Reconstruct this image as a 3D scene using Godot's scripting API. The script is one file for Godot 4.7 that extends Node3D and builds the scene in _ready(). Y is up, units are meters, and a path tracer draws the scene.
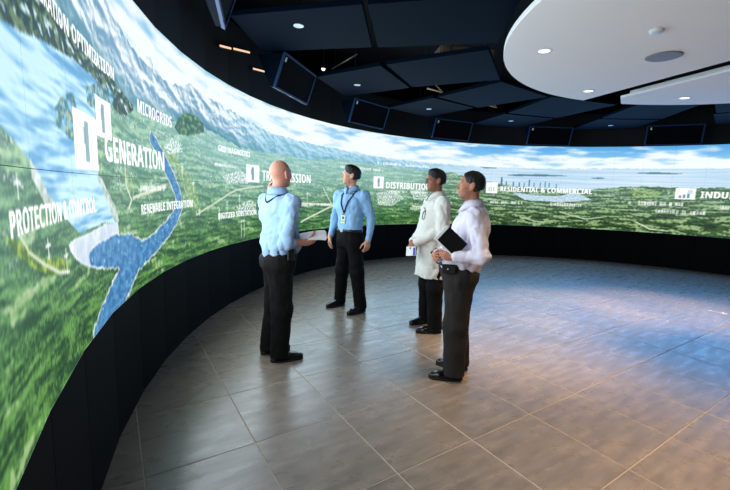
extends Node3D
# A round show room: a curved video wall on a black plinth, dark ceiling panels, a white canopy and four visitors.

# ---------------------------------------------------------------- the screen's picture, in metres along the wall and above the floor
const SKYLINE := [-0.373,2.465,0.07,2.538,0.291,2.514,0.563,2.467,0.8,2.413,1.125,2.46,1.413,2.383,1.749,2.411,2.081,2.513,2.414,2.453,2.815,2.476,3.227,2.427,3.599,2.39,4.146,2.32,4.622,2.324,5.221,2.305,5.828,2.299,6.643,2.266,7.599,2.233,8.539,2.216,9.288,2.209,10.04,2.185,11.059,2.2,12.01,2.215,12.887,2.232,13.691,2.24,14.597,2.24,15.245,2.245]
const LANDLINE := [-1.538,2.012,-1.144,2.017,-0.645,2.138,-0.238,2.155,0.155,2.136,0.465,2.077,0.785,2.018,1.315,2.053,1.654,2.076,2.014,2.212,2.251,2.134,2.623,2.115,3.272,2.017,3.869,2.025,4.512,2.042,5.228,2.022,6.097,2.093,7.262,2.076,8.41,2.034,9.384,2.012,10.065,1.871,11.1,1.736,12.06,1.695,12.726,1.717,13.143,1.777,13.735,1.84,14.473,1.813,15.294,1.832]
const REGIONS := {"ridge": [-1.459,1.934,-0.996,2.055,-0.641,2.156,-0.236,2.164,0.157,2.147,0.467,2.089,0.787,2.031,0.516,1.921,0.127,1.992,-0.34,2.035,-0.748,1.985,-0.96,1.947,-1.264,1.906,-1.547,1.851],
	"lake": [-1.706,1.799,-1.267,1.899,-0.96,1.947,-0.748,1.985,-0.34,2.035,0.051,2.035,0.197,1.992,0.025,1.907,-0.098,1.721,-0.012,1.555,0.134,1.466,0.245,1.349,0.31,1.273,0.083,1.305,-0.366,1.296,-0.718,1.428,-0.847,1.458,-0.977,1.521,-0.993,1.578,-1.093,1.612,-1.23,1.647,-1.435,1.651,-1.773,1.627],
	"cliff": [-0.144,1.962,-0.006,2.002,0.208,2.052,0.349,2.04,0.336,1.965,0.038,1.885,-0.129,1.884],
	"cliff2": [-0.531,1.841,-0.344,1.894,-0.302,1.819,-0.223,1.753,-0.395,1.691,-0.646,1.722,-0.69,1.757],
	"sand": [-0.992,1.584,-0.931,1.551,-0.815,1.473,-0.704,1.428,-0.793,1.412,-0.867,1.436,-0.926,1.491,-0.987,1.527],
	"rbank": [-0.029,1.56,0.056,1.541,0.171,1.466,0.288,1.37,0.332,1.284,0.254,1.29,0.112,1.45,-0.018,1.53],
	"dam": [-0.584,1.274,-0.452,1.285,-0.196,1.286,0.082,1.3,0.31,1.273,0.333,1.174,0.192,1.169,-0.037,1.18,-0.219,1.188,-0.277,1.169,-0.197,1.126,0.036,1.071,0.213,1.066,0.169,1.045,-0.114,1.084,-0.319,1.14,-0.46,1.192,-0.546,1.24],
	"field": [1.358,1.817,1.561,1.803,1.833,1.677,2.044,1.548,2.182,1.362,2.097,1.208,1.905,1.319,1.819,1.486,1.64,1.631,1.462,1.726],
	"field2": [0.502,1.587,0.585,1.603,0.691,1.486,0.66,1.419,0.563,1.46],
	"clear": [-1.282,1.382,-1.132,1.35,-0.949,1.272,-0.628,1.23,-0.596,1.177,-0.861,1.202,-1.044,1.259,-1.198,1.326],
	"hill": [1.627,2.028,1.726,2.124,1.943,2.208,2.158,2.219,2.326,2.167,2.346,2.086,2,1.998,1.715,1.979],
	"site": [2.785,1.635,3.266,1.733,3.536,1.652,3.48,1.555,2.94,1.543],
	"site2": [3.148,1.263,3.532,1.334,3.698,1.289,3.669,1.175,3.2,1.182],
	"site3": [7.177,1.473,7.638,1.55,7.995,1.378,7.658,1.193,7.248,1.214],
	"site4": [8.156,1.565,8.553,1.578,8.679,1.393,8.284,1.338],
	"site5": [1.359,1.834,1.572,1.925,1.756,1.903,1.797,1.824,1.467,1.777],
	"bay": [10.912,1.606,11.484,1.552,12.074,1.548,12.403,1.657,12.794,1.478,12.088,1.401,11.252,1.419],
	"golf": [13.555,1.696,13.742,1.771,14.028,1.757,14.149,1.67,13.955,1.572,13.688,1.561],
	"isl1": [10.7,2.017,11.072,2.054,11.676,2.061,12.276,2.041,11.68,2.015,10.953,2.002],
	"isl2": [12.698,2.003,12.909,2.022,13.037,2.001,12.87,1.983],
	"isl3": [13.567,2.136,13.984,2.158,14.593,2.125,13.989,2.113],
	"isl4": [10.04,2.185,10.353,2.189,10.559,2.178,10.173,2.157]}
const STROKES := {"river": [1.099,1.867,0.152,1.223,1.804,0.178,1.348,1.718,0.181,1.518,1.573,0.187,1.648,1.44,0.19,1.686,1.328,0.216,1.557,1.215,0.214,1.359,1.126,0.233,1.119,1.063,0.249,0.888,1.025,0.264,0.708,1.011,0.3,0.527,0.961,0.354,0.346,0.89,0.383,0.167,0.826,0.391,-0.048,0.768,0.373,-0.175,0.733,0.361],
	"river2": [-0.225,1.16,0.121,-0.044,1.145,0.218,0.243,1.12,0.332,0.544,1.066,0.394,0.753,1.017,0.345],
	"road": [0.506,1.612,0.04,0.509,1.505,0.04,0.617,1.406,0.041,0.547,1.357,0.041],
	"road2": [0.66,1.419,0.042,1.03,1.462,0.055,1.372,1.502,0.069],
	"road3": [-1.158,1.372,0.022,-1.086,1.316,0.023,-0.94,1.257,0.026,-0.747,1.192,0.028,-0.598,1.169,0.03],
	"road4": [4.99,0.933,0.058,5.486,1.075,0.059,5.836,1.181,0.059,6.276,1.256,0.044],
	"road5": [5.619,1.539,0.044,5.863,1.257,0.044],
	"road6": [4.751,1.269,0.058,6.13,1.216,0.059],
	"road7": [8.236,1.198,0.058,9.17,1.163,0.055],
	"road8": [13.748,1.003,0.049,14.033,0.86,0.056,14.369,0.842,0.036],
	"road9": [11.166,0.991,0.038,11.543,0.905,0.036,11.785,0.89,0.035],
	"road10": [2.097,1.208,0.038,2.511,1.297,0.039,3.152,1.47,0.041,3.867,1.534,0.042],
	"road11": [12.111,1.155,0.035,12.689,1.01,0.043,13.09,1.081,0.031]}
const WORDS := [["GENERATION OPTIMIZATION",-0.946,0.377,2.112,0.042],
	["GENERATION",0.158,1.363,1.636,0.113],
	["PROTECTION & CONTROL",-1.235,-0.09,1.371,0.037],
	["MICROGRIDS",0.824,1.557,2.011,0.048],
	["RENEWABLE INTEGRATION",0.813,2.003,1.297,0.057],
	["DIGITIZED SUBSTATION",2.661,3.697,1.118,0.047],
	["TRANSMISSION",3.867,5.252,1.612,0.182],
	["DISTRIBUTION",7.463,8.721,1.581,0.208],
	["RESIDENTIAL & COMMERCIAL",10.608,12.778,1.615,0.16],
	["INDUSTRIAL",14.847,15.882,1.607,0.15],
	["GRID DIAGNOSTICS",2.692,3.54,1.92,0.051]]
const CAPTIONS := [[2.582,3.212,1.739,0.046],[6.103,7.326,1.936,0.062],[7.174,7.839,2.08,0.075],[7.981,8.66,2.085,0.067],[7.584,8.672,1.485,0.067],[10.374,11.188,1.304,0.079],[11.865,12.572,1.296,0.089],[14.087,14.948,1.233,0.102],[13.548,14.537,1.399,0.105],[15.143,15.426,1.382,0.084],[0.77,1.369,1.46,0.049],[4.665,5.836,1.2,0.053],[8.183,8.81,1.118,0.07]]
const EMBLEMS := [[-0.372,0.005,1.577,1.834],[0.01,0.282,1.757,1.963],[3.426,3.784,1.579,1.822],[7.084,7.384,1.574,1.832],[10.235,10.534,1.558,1.828],[14.404,14.76,1.566,1.811]]
const TOWERS := [[10.621,1.744,1.94,0.077],[10.748,1.749,1.847,0.051],[10.924,1.755,1.853,0.05],[11.319,1.768,1.915,0.049],[11.076,1.735,1.834,0.049],[11.586,1.752,1.85,0.047],[11.442,1.748,1.846,0.036],[11.798,1.759,1.857,0.035],[11.963,1.74,1.838,0.034],[11.199,1.74,1.838,0.037],[11.704,1.756,1.879,0.036]]
const PYLONS := [[-0.871,1.258,1.334],[-0.631,1.164,1.268],[2.686,1.088,1.255],[2.903,1.184,1.346],[3.229,1.247,1.418],[3.275,0.827,1.071],[3.358,0.817,1.079],[1.778,1.58,1.712],[2.037,1.447,1.568],[2.172,1.193,1.277],[5.159,1.246,1.458],[-1.144,1.469,1.541],[4.551,1.157,1.386]]

# ---------------------------------------------------------------- the room's plan: an ellipse
const CENTRE := Vector2(3.9, -4.0098)
const RADIUS := 5.928
const SQUEEZE := 0.9518
const TURN := 2.78638
const SCREEN_LOW := 0.778
const SCREEN_MID := 1.555
const SCREEN_HIGH := 2.737
const SEAM_FIRST := -0.995
const SEAM_STEP := 0.567
const COLUMN_FIRST := -1
const COLUMN_LAST := 31
const PANEL_HEIGHT := 3.09
const SCREEN_LIGHT := 0.75
const SCREEN_GLOW := 1.08
const SPOT_LIGHT := 7.0

var arc_phi := PackedFloat32Array()
var arc_len := PackedFloat32Array()
var taken := {}
var M := {}
var noise := FastNoiseLite.new()

func plan(phi: float, inset := 0.0) -> Vector2:
	var a := RADIUS * SQUEEZE * cos(phi)
	var b := RADIUS * sin(phi)
	var p := CENTRE + Vector2(cos(TURN) * a - sin(TURN) * b, sin(TURN) * a + cos(TURN) * b)
	if inset != 0.0:
		p += (CENTRE - p).normalized() * inset
	return p

func phi_at(s: float) -> float:
	var lo := 0
	var hi := arc_len.size() - 1
	while hi - lo > 1:
		var mid := (lo + hi) >> 1
		if arc_len[mid] <= s: lo = mid
		else: hi = mid
	return lerpf(arc_phi[lo], arc_phi[hi], (s - arc_len[lo]) / (arc_len[hi] - arc_len[lo]))

func wall_at(s: float, inset := 0.0) -> Vector2:
	# the end of the wall next to the entrance runs straighter than the ellipse
	if s < -0.43:
		var p := plan(phi_at(-0.428)).lerp(Vector2(-1.0066, -1.1883), clampf((-0.428 - s) / 0.567, 0.0, 1.0))
		if s < -0.995: p = Vector2(-1.0066, -1.1883).lerp(Vector2(-0.734, -0.691), (-0.995 - s) / 0.567)
		return p + (CENTRE - p).normalized() * inset
	return plan(phi_at(s), inset)

func measure_arc() -> void:
	var n := 4000
	for i in n + 1:
		arc_phi.append(lerpf(-0.8, 4.2, float(i) / n))
	arc_len.resize(n + 1)
	var zero := 0.0
	for i in n + 1:
		if i > 0:
			arc_len[i] = arc_len[i - 1] + plan(arc_phi[i]).distance_to(plan(arc_phi[i - 1]))
		if absf(arc_phi[i]) < 0.0007: zero = arc_len[i]
	for i in n + 1: arc_len[i] -= zero

# ---------------------------------------------------------------- naming
func numbered(called: String) -> String:
	if not taken.has(called):
		taken[called] = 0
		return called
	taken[called] += 1
	return "%s_%03d" % [called, taken[called]]

func tag(o: Node, label := "", category := "", group := "", kind := "") -> void:
	if label: o.set_meta("label", label)
	if category: o.set_meta("category", category)
	if group: o.set_meta("group", group)
	if kind: o.set_meta("kind", kind)

func thing(called: String, at := Vector3.ZERO, turn := 0.0) -> Node3D:
	var o := Node3D.new()
	o.name = numbered(called)
	add_child(o)
	o.position = at
	o.rotation.y = turn
	return o

func put(mesh: Mesh, called: String, material: Material, parent: Node = null) -> MeshInstance3D:
	var o := MeshInstance3D.new()
	o.mesh = mesh
	if material: o.material_override = material
	o.cast_shadow = GeometryInstance3D.SHADOW_CASTING_SETTING_ON
	if parent == null:
		o.name = numbered(called)
		add_child(o)
	else:
		o.name = called
		parent.add_child(o, true)
	return o

# ---------------------------------------------------------------- mesh helpers
func tri(st: SurfaceTool, a: Vector3, b: Vector3, c: Vector3) -> void:
	st.add_vertex(a); st.add_vertex(b); st.add_vertex(c)

func quad(st: SurfaceTool, a: Vector3, b: Vector3, c: Vector3, d: Vector3) -> void:
	tri(st, a, b, c); tri(st, a, c, d)

func start() -> SurfaceTool:
	var st := SurfaceTool.new()
	st.begin(Mesh.PRIMITIVE_TRIANGLES)
	st.set_smooth_group(-1)
	return st

func done(st: SurfaceTool) -> ArrayMesh:
	st.generate_normals()
	return st.commit()

func slab_of(st: SurfaceTool, top: Array, bottom: Array) -> void:
	# a prism between two rings of the same count (rings given clockwise from above)
	var n := top.size()
	for i in range(1, n - 1):
		tri(st, top[0], top[i], top[i + 1])
		tri(st, bottom[0], bottom[i + 1], bottom[i])
	for i in n:
		var j := (i + 1) % n
		quad(st, top[i], bottom[i], bottom[j], top[j])

func box_into(st: SurfaceTool, size: Vector3, x := Transform3D.IDENTITY, bevel := 0.0) -> void:
	# a box with chamfered edges
	var h := size * 0.5
	if bevel <= 0.0:
		var p := []
		for i in 8: p.append(x * Vector3(h.x if i & 1 else -h.x, h.y if i & 2 else -h.y, h.z if i & 4 else -h.z))
		for f in [[0, 2, 3, 1], [4, 5, 7, 6], [0, 1, 5, 4], [2, 6, 7, 3], [0, 4, 6, 2], [1, 3, 7, 5]]:
			quad(st, p[f[0]], p[f[3]], p[f[2]], p[f[1]])
		return
	var q := h - Vector3.ONE * bevel
	var rings := []
	for level in [[-h.y, 0.0], [-q.y, bevel], [q.y, bevel], [h.y, 0.0]]:
		var e: float = level[1]
		var hx := q.x + e
		var hz := q.z + e
		var ring := []
		for c in [[-hx, -q.z], [-q.x, -hz], [q.x, -hz], [hx, -q.z], [hx, q.z], [q.x, hz], [-q.x, hz], [-hx, q.z]]:
			ring.append(x * Vector3(c[0], level[0], c[1]))
		rings.append(ring)
	for r in 3:
		for i in 8:
			var j := (i + 1) % 8
			quad(st, rings[r + 1][i], rings[r][i], rings[r][j], rings[r + 1][j])
	for i in range(1, 7):
		tri(st, rings[3][0], rings[3][i], rings[3][i + 1])
		tri(st, rings[0][0], rings[0][i + 1], rings[0][i])

func box_mesh(size: Vector3, bevel := 0.0, x := Transform3D.IDENTITY) -> ArrayMesh:
	var st := start()
	box_into(st, size, x, bevel)
	return done(st)

func tube_into(st: SurfaceTool, path: Array, radius: float, sides := 8, flat := 1.0, wide := Vector3.UP) -> void:
	# a tube along a path; flat < 1 makes a ribbon whose broad side lies across «wide»
	var rings := []
	for i in path.size():
		var a: Vector3 = path[maxi(i - 1, 0)]
		var b: Vector3 = path[mini(i + 1, path.size() - 1)]
		var t := (b - a).normalized()
		var u := wide.cross(t)
		if u.length() < 0.05: u = Vector3.RIGHT.cross(t)
		u = u.normalized()
		var v := t.cross(u).normalized()
		var ring := []
		for k in sides:
			var g := TAU * k / sides
			ring.append(path[i] + u * cos(g) * radius + v * sin(g) * radius * flat)
		rings.append(ring)
	for i in rings.size() - 1:
		for k in sides:
			var j := (k + 1) % sides
			quad(st, rings[i][k], rings[i][j], rings[i + 1][j], rings[i + 1][k])
	for k in range(1, sides - 1):
		tri(st, rings[0][0], rings[0][k + 1], rings[0][k])
		var l: Array = rings[-1]
		tri(st, l[0], l[k], l[k + 1])

func tube_mesh(path: Array, radius: float, sides := 8, flat := 1.0, wide := Vector3.UP) -> ArrayMesh:
	var st := SurfaceTool.new()
	st.begin(Mesh.PRIMITIVE_TRIANGLES)
	st.set_smooth_group(1)
	tube_into(st, path, radius, sides, flat, wide)
	return done(st)

func lathe_mesh(profile: Array, sides := 32) -> ArrayMesh:
	# profile of Vector2(radius, height), from top to bottom
	var st := start()
	for i in profile.size() - 1:
		for k in sides:
			var g := TAU * k / sides
			var j := TAU * (k + 1) / sides
			var a := Vector3(cos(g) * profile[i].x, profile[i].y, sin(g) * profile[i].x)
			var b := Vector3(cos(j) * profile[i].x, profile[i].y, sin(j) * profile[i].x)
			var c := Vector3(cos(j) * profile[i + 1].x, profile[i + 1].y, sin(j) * profile[i + 1].x)
			var d := Vector3(cos(g) * profile[i + 1].x, profile[i + 1].y, sin(g) * profile[i + 1].x)
			if profile[i].x > 0.0001: tri(st, a, c, b)
			if profile[i + 1].x > 0.0001: tri(st, a, d, c)
	return done(st)

func paint(color: Color, rough := 0.6, metal := 0.0, specular := 0.5) -> StandardMaterial3D:
	var m := StandardMaterial3D.new()
	m.albedo_color = color
	m.roughness = rough
	m.metallic = metal
	m.metallic_specular = specular
	return m

func glow(color: Color, energy: float) -> StandardMaterial3D:
	var m := paint(Color(0.1, 0.1, 0.1), 0.5)
	m.emission_enabled = true
	m.emission = color
	m.emission_energy_multiplier = energy
	return m

# ---------------------------------------------------------------- the scene
func _ready() -> void:
	measure_arc()
	# camera
	var cam := Camera3D.new()
	cam.name = "camera"
	add_child(cam)
	var pitch := 0.1386
	var roll := 0.0345
	var up := Vector3(0, cos(pitch), -sin(pitch))
	var ahead := Vector3(0, -sin(pitch), -cos(pitch))
	var right := Vector3.RIGHT * cos(roll) + up * sin(roll)
	up = -Vector3.RIGHT * sin(roll) + up * cos(roll)
	cam.transform = Transform3D(Basis(right, up, -ahead), Vector3(0, 1.525, 0))
	cam.fov = rad_to_deg(2.0 * atan(245.0 / 392.43))
	cam.near = 0.02
	cam.current = true
	# no sky shows: the room is closed
	var we := WorldEnvironment.new()
	we.name = "environment"
	var env := Environment.new()
	env.background_mode = Environment.BG_COLOR
	env.background_color = Color.BLACK
	env.tonemap_mode = Environment.TONE_MAPPER_LINEAR
	env.tonemap_exposure = 1.0
	env.sdfgi_enabled = true
	env.ssao_enabled = true
	env.ssil_enabled = true
	we.environment = env
	add_child(we)
	# the light of the video wall, one panel of light per stretch of wall
	var stretch := [[-1.5, 1.3], [1.3, 4.1], [4.1, 6.9], [6.9, 9.7], [9.7, 12.5], [12.5, 15.3], [15.3, 17.1]]
	var tint := [Color(0.93, 0.97, 1.0), Color(0.88, 0.95, 1.0), Color(0.8, 0.91, 1.0), Color(0.66, 0.84, 1.0), Color(0.42, 0.71, 1.0), Color(0.34, 0.66, 1.0), Color(0.34, 0.66, 1.0)]
	var power := [1.7, 1.4, 1.1, 1.0, 1.1, 1.2, 1.2]
	for i in stretch.size():
		var a := wall_at(stretch[i][0], 0.12)
		var b := wall_at(stretch[i][1], 0.12)
		var l := AreaLight3D.new()
		l.name = "screen_light_%d" % i
		add_child(l)
		var mid := (a + b) * 0.5
		var face := (CENTRE - mid).normalized()
		l.position = Vector3(mid.x + face.x * 0.1, 1.76, mid.y + face.y * 0.1)
		l.basis = Basis.looking_at(Vector3(face.x, 0, face.y), Vector3.UP)
		l.area_size = Vector2(a.distance_to(b), 1.9)
		l.area_normalize_energy = false
		l.light_color = tint[i]
		l.light_energy = SCREEN_LIGHT * power[i]
		l.area_range = 25.0
		l.shadow_enabled = true
	noise.seed = 7
	make_materials()
	build_room()
	build_video_wall()
	build_ceiling()
	build_canopy()
	build_people()

# ---------------------------------------------------------------- materials
func make_materials() -> void:
	M.plinth = paint(Color(0.03, 0.028, 0.028), 0.75, 0.0, 0.25)
	M.black = paint(Color(0.035, 0.035, 0.04), 0.8)
	M.casing = paint(Color(0.02, 0.02, 0.02), 0.6)
	M.void = paint(Color(0.05, 0.05, 0.055), 0.9)
	M.grout = paint(Color(0.66, 0.60, 0.53), 0.8)
	M.navy = paint(Color(0.012, 0.055, 0.105), 0.75, 0.0, 0.12)
	M.navy_rim = paint(Color(0.10, 0.20, 0.34), 0.55, 0.0, 0.3)
	M.cloth_black = paint(Color(0.025, 0.03, 0.04), 0.9, 0.0, 0.2)
	M.white = paint(Color(0.93, 0.93, 0.93), 0.7)
	M.grille = paint(Color(0.5, 0.5, 0.52), 0.6)
	M.trim = paint(Color(0.8, 0.82, 0.84), 0.35)
	M.metal = paint(Color(0.62, 0.6, 0.56), 0.35, 0.8)
	M.tan_box = paint(Color(0.66, 0.56, 0.46), 0.55)
	M.lamp = glow(Color(1.0, 0.96, 0.9), 2.0)
	M.strip = glow(Color(1.0, 0.82, 0.66), 1.1)
	M.tile = floor_material()

func floor_material() -> StandardMaterial3D:
	var n := 640
	var a := FastNoiseLite.new(); a.seed = 3; a.frequency = 1.0; a.fractal_octaves = 4
	var b := FastNoiseLite.new(); b.seed = 11; b.frequency = 1.0; b.fractal_octaves = 3
	var data := PackedByteArray(); data.resize(n * n * 3)
	var gloss := PackedByteArray(); gloss.resize(n * n)
	var at := 0
	for y in n:
		for x in n:
			var streak := a.get_noise_2d(x * 0.004, y * 0.026)
			var patch := b.get_noise_2d(x * 0.012 + 40.0, y * 0.018)
			var speck := a.get_noise_2d(x * 0.06 + 90.0, y * 0.11)
			var v := 0.505 - streak * 0.085 + patch * 0.03 + speck * 0.012
			data[at * 3] = int(clampf(v, 0, 1) * 255)
			data[at * 3 + 1] = int(clampf(v * 0.90, 0, 1) * 255)
			data[at * 3 + 2] = int(clampf(v * 0.81, 0, 1) * 255)
			gloss[at] = int(clampf(0.30 + patch * 0.06 + streak * 0.06, 0.16, 0.8) * 255)
			at += 1
	var m := StandardMaterial3D.new()
	m.albedo_texture = ImageTexture.create_from_image(Image.create_from_data(n, n, false, Image.FORMAT_RGB8, data))
	m.roughness_texture = ImageTexture.create_from_image(Image.create_from_data(n, n, false, Image.FORMAT_L8, gloss))
	m.roughness = 1.0
	m.metallic_specular = 0.6
	return m

# ---------------------------------------------------------------- floor, plinth and shell
func tile_mesh(w: float, d: float, off: Vector2) -> ArrayMesh:
	var st := start()
	var b := 0.0015
	var t := 0.01
	var hw := w * 0.5
	var hd := d * 0.5
	var top := [Vector3(-hw + b, t, -hd + b), Vector3(hw - b, t, -hd + b), Vector3(hw - b, t, hd - b), Vector3(-hw + b, t, hd - b)]
	var rim := [Vector3(-hw, t - b, -hd), Vector3(hw, t - b, -hd), Vector3(hw, t - b, hd), Vector3(-hw, t - b, hd)]
	var low := [Vector3(-hw, 0, -hd), Vector3(hw, 0, -hd), Vector3(hw, 0, hd), Vector3(-hw, 0, hd)]
	var faces := [[top[0], top[1], top[2], top[3]]]
	for i in 4:
		var j := (i + 1) % 4
		faces.append([top[i], rim[i], rim[j], top[j]])
		faces.append([rim[i], low[i], low[j], rim[j]])
	for f in faces:
		for k in [0, 1, 2, 0, 2, 3]:
			st.set_uv(off + Vector2(f[k].x / w + 0.5, f[k].z / d + 0.5) * 0.46)
			st.add_vertex(f[k])
	return done(st)

func build_room() -> void:
	# the floor: a bed of pale grout with every tile laid on it
	var floor_slab := put(box_mesh(Vector3(16.0, 0.2, 16.0), 0.0, Transform3D(Basis.IDENTITY, Vector3(4.0, -0.1015, -4.4))), "floor", M.grout)
	tag(floor_slab, "grey-brown stone tile floor with pale joints inside the curved wall", "floor", "", "structure")
	var th := -0.5756
	var ux := Vector2(cos(th), sin(th))
	var uz := Vector2(-sin(th), cos(th))
	var w := 0.5838
	var d := 0.638
	var origin := Vector2(-1.942, -2.0673)
	var kinds := []
	for k in 8: kinds.append(tile_mesh(w - 0.006, d - 0.006, Vector2((k % 4) * 0.17, (k / 4) * 0.37 + (k % 3) * 0.09)))
	var turn := Basis(Vector3(ux.x, 0, ux.y), Vector3.UP, Vector3(uz.x, 0, uz.y))
	var rng := RandomNumberGenerator.new(); rng.seed = 5
	var spots := []
	for i in range(-6, 24):
		for j in range(-16, 18):
			var c := origin + ux * (i + 0.5) * w + uz * (j + 0.5) * d
			var v := c - CENTRE
			var a := Vector2((cos(TURN) * v.x + sin(TURN) * v.y) / SQUEEZE, -sin(TURN) * v.x + cos(TURN) * v.y).length() / RADIUS
			if a < 1.07 and not (c.y > 0.35 or c.x > 9.3): spots.append([c.length(), c, rng.randi_range(0, 7)])
	spots.sort_custom(func(p, q): return p[0] < q[0])
	for k in spots.size():
		var o := put(kinds[spots[k][2]], "floor_tile", M.tile, floor_slab)
		o.transform = Transform3D(turn, Vector3(spots[k][1].x, -0.01, spots[k][1].y))
	# black plinth under the screen, one flat panel per column
	var plinth := thing("wall_plinth")
	tag(plinth, "low black curved wall of flat panels under the video wall", "wall", "", "structure")
	for n in range(COLUMN_FIRST, COLUMN_LAST + 1):
		put(wall_panel(n, 0.0, SCREEN_LOW - 0.003, 0.05, 0.0025), "wall_panel", M.plinth, plinth)
	var crown := thing("wall_crown")
	tag(crown, "black band of curved wall above the video wall", "wall", "", "structure")
	for n in range(COLUMN_FIRST, COLUMN_LAST + 1):
		put(wall_panel(n, SCREEN_HIGH + 0.003, 3.5, 0.05, 0.0), "wall_panel", M.black, crown)
	# the dark hall around it
	var lo := Vector3(-3.6, 0, -12.0)
	var hi := Vector3(11.8, 4.3, 3.2)
	for spec in [["wall_left", Vector3(0.2, 4.4, 15.6), Vector3(lo.x - 0.1, 2.1, -4.4)], ["wall_right", Vector3(0.2, 4.4, 15.6), Vector3(hi.x + 0.1, 2.1, -4.4)], ["wall_back", Vector3(15.8, 4.4, 0.2), Vector3(4.1, 2.1, lo.z - 0.1)], ["wall_front", Vector3(15.8, 4.4, 0.2), Vector3(4.1, 2.1, hi.z + 0.1)], ["ceiling", Vector3(15.8, 0.2, 15.6), Vector3(4.1, 4.4, -4.4)]]:
		var o := put(box_mesh(spec[1]), spec[0], M.void)
		o.position = spec[2]
		tag(o, "black painted %s of the dark hall" % ("ceiling" if spec[0] == "ceiling" else "outer wall"), "ceiling" if spec[0] == "ceiling" else "wall", "", "structure")

func wall_panel(n: int, low: float, high: float, thick: float, gap: float) -> ArrayMesh:
	var a := wall_at(SEAM_FIRST + n * SEAM_STEP)
	var b := wall_at(SEAM_FIRST + (n + 1) * SEAM_STEP)
	var along := (b - a).normalized()
	var out := ((a + b) * 0.5 - CENTRE).normalized()
	a += along * gap
	b -= along * gap
	var c := b + out * thick
	var d := a + out * thick
	var ring := [a, b, c, d]
	var st := start()
	var e := 0.002
	var top := []
	var bottom := []
	for p in ring:
		top.append(Vector3(p.x, high - e, p.y))
		bottom.append(Vector3(p.x, low + e, p.y))
	slab_of(st, top, bottom)
	return done(st)

# ---------------------------------------------------------------- the video wall
func line_at(line: Array, s: float) -> float:
	var n := line.size() / 2
	if s <= line[0]: return line[1]
	for i in n - 1:
		if s < line[i * 2 + 2]:
			return lerpf(line[i * 2 + 1], line[i * 2 + 3], (s - line[i * 2]) / (line[i * 2 + 2] - line[i * 2]))
	return line[-1]

func fill(ids: PackedByteArray, w: int, h: int, s0: float, ppm: float, pts: Array, id: int) -> PackedByteArray:
	var n := pts.size() / 2
	for y in h:
		var level := SCREEN_HIGH - (y + 0.5) / ppm
		var cross := []
		for i in n:
			var j := (i + 1) % n
			var ay: float = pts[i * 2 + 1]
			var by: float = pts[j * 2 + 1]
			if (ay > level) != (by > level):
				cross.append(lerpf(pts[i * 2], pts[j * 2], (level - ay) / (by - ay)) + 0.012 * noise.get_noise_2d(level * 900.0, i * 50.0))
		cross.sort()
		for k in range(0, cross.size() - 1, 2):
			for x in range(maxi(0, int((cross[k] - s0) * ppm)), mini(w, int((cross[k + 1] - s0) * ppm) + 1)):
				ids[y * w + x] = id
	return ids

func stroke(ids: PackedByteArray, w: int, h: int, s0: float, ppm: float, pts: Array, id: int, grow: float) -> PackedByteArray:
	var n := pts.size() / 3
	for i in n - 1:
		var a := Vector2(pts[i * 3], pts[i * 3 + 1])
		var b := Vector2(pts[i * 3 + 3], pts[i * 3 + 4])
		var ra: float = pts[i * 3 + 2] * 0.29 + grow
		var rb: float = pts[i * 3 + 5] * 0.29 + grow
		var rm := maxf(ra, rb)
		for y in range(maxi(0, int((SCREEN_HIGH - maxf(a.y, b.y) - rm) * ppm)), mini(h, int((SCREEN_HIGH - minf(a.y, b.y) + rm) * ppm) + 1)):
			for x in range(maxi(0, int((minf(a.x, b.x) - rm - s0) * ppm)), mini(w, int((maxf(a.x, b.x) + rm - s0) * ppm) + 1)):
				var p := Vector2(s0 + (x + 0.5) / ppm, SCREEN_HIGH - (y + 0.5) / ppm)
				var t := clampf((p - a).dot(b - a) / (b - a).length_squared(), 0.0, 1.0)
				var wobble := 1.0 + 0.18 * noise.get_noise_2d(p.x * 1100.0, p.y * 1100.0)
				if p.distance_to(a + (b - a) * t) < lerpf(ra, rb, t) * wobble: ids[y * w + x] = id
	return ids

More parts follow.
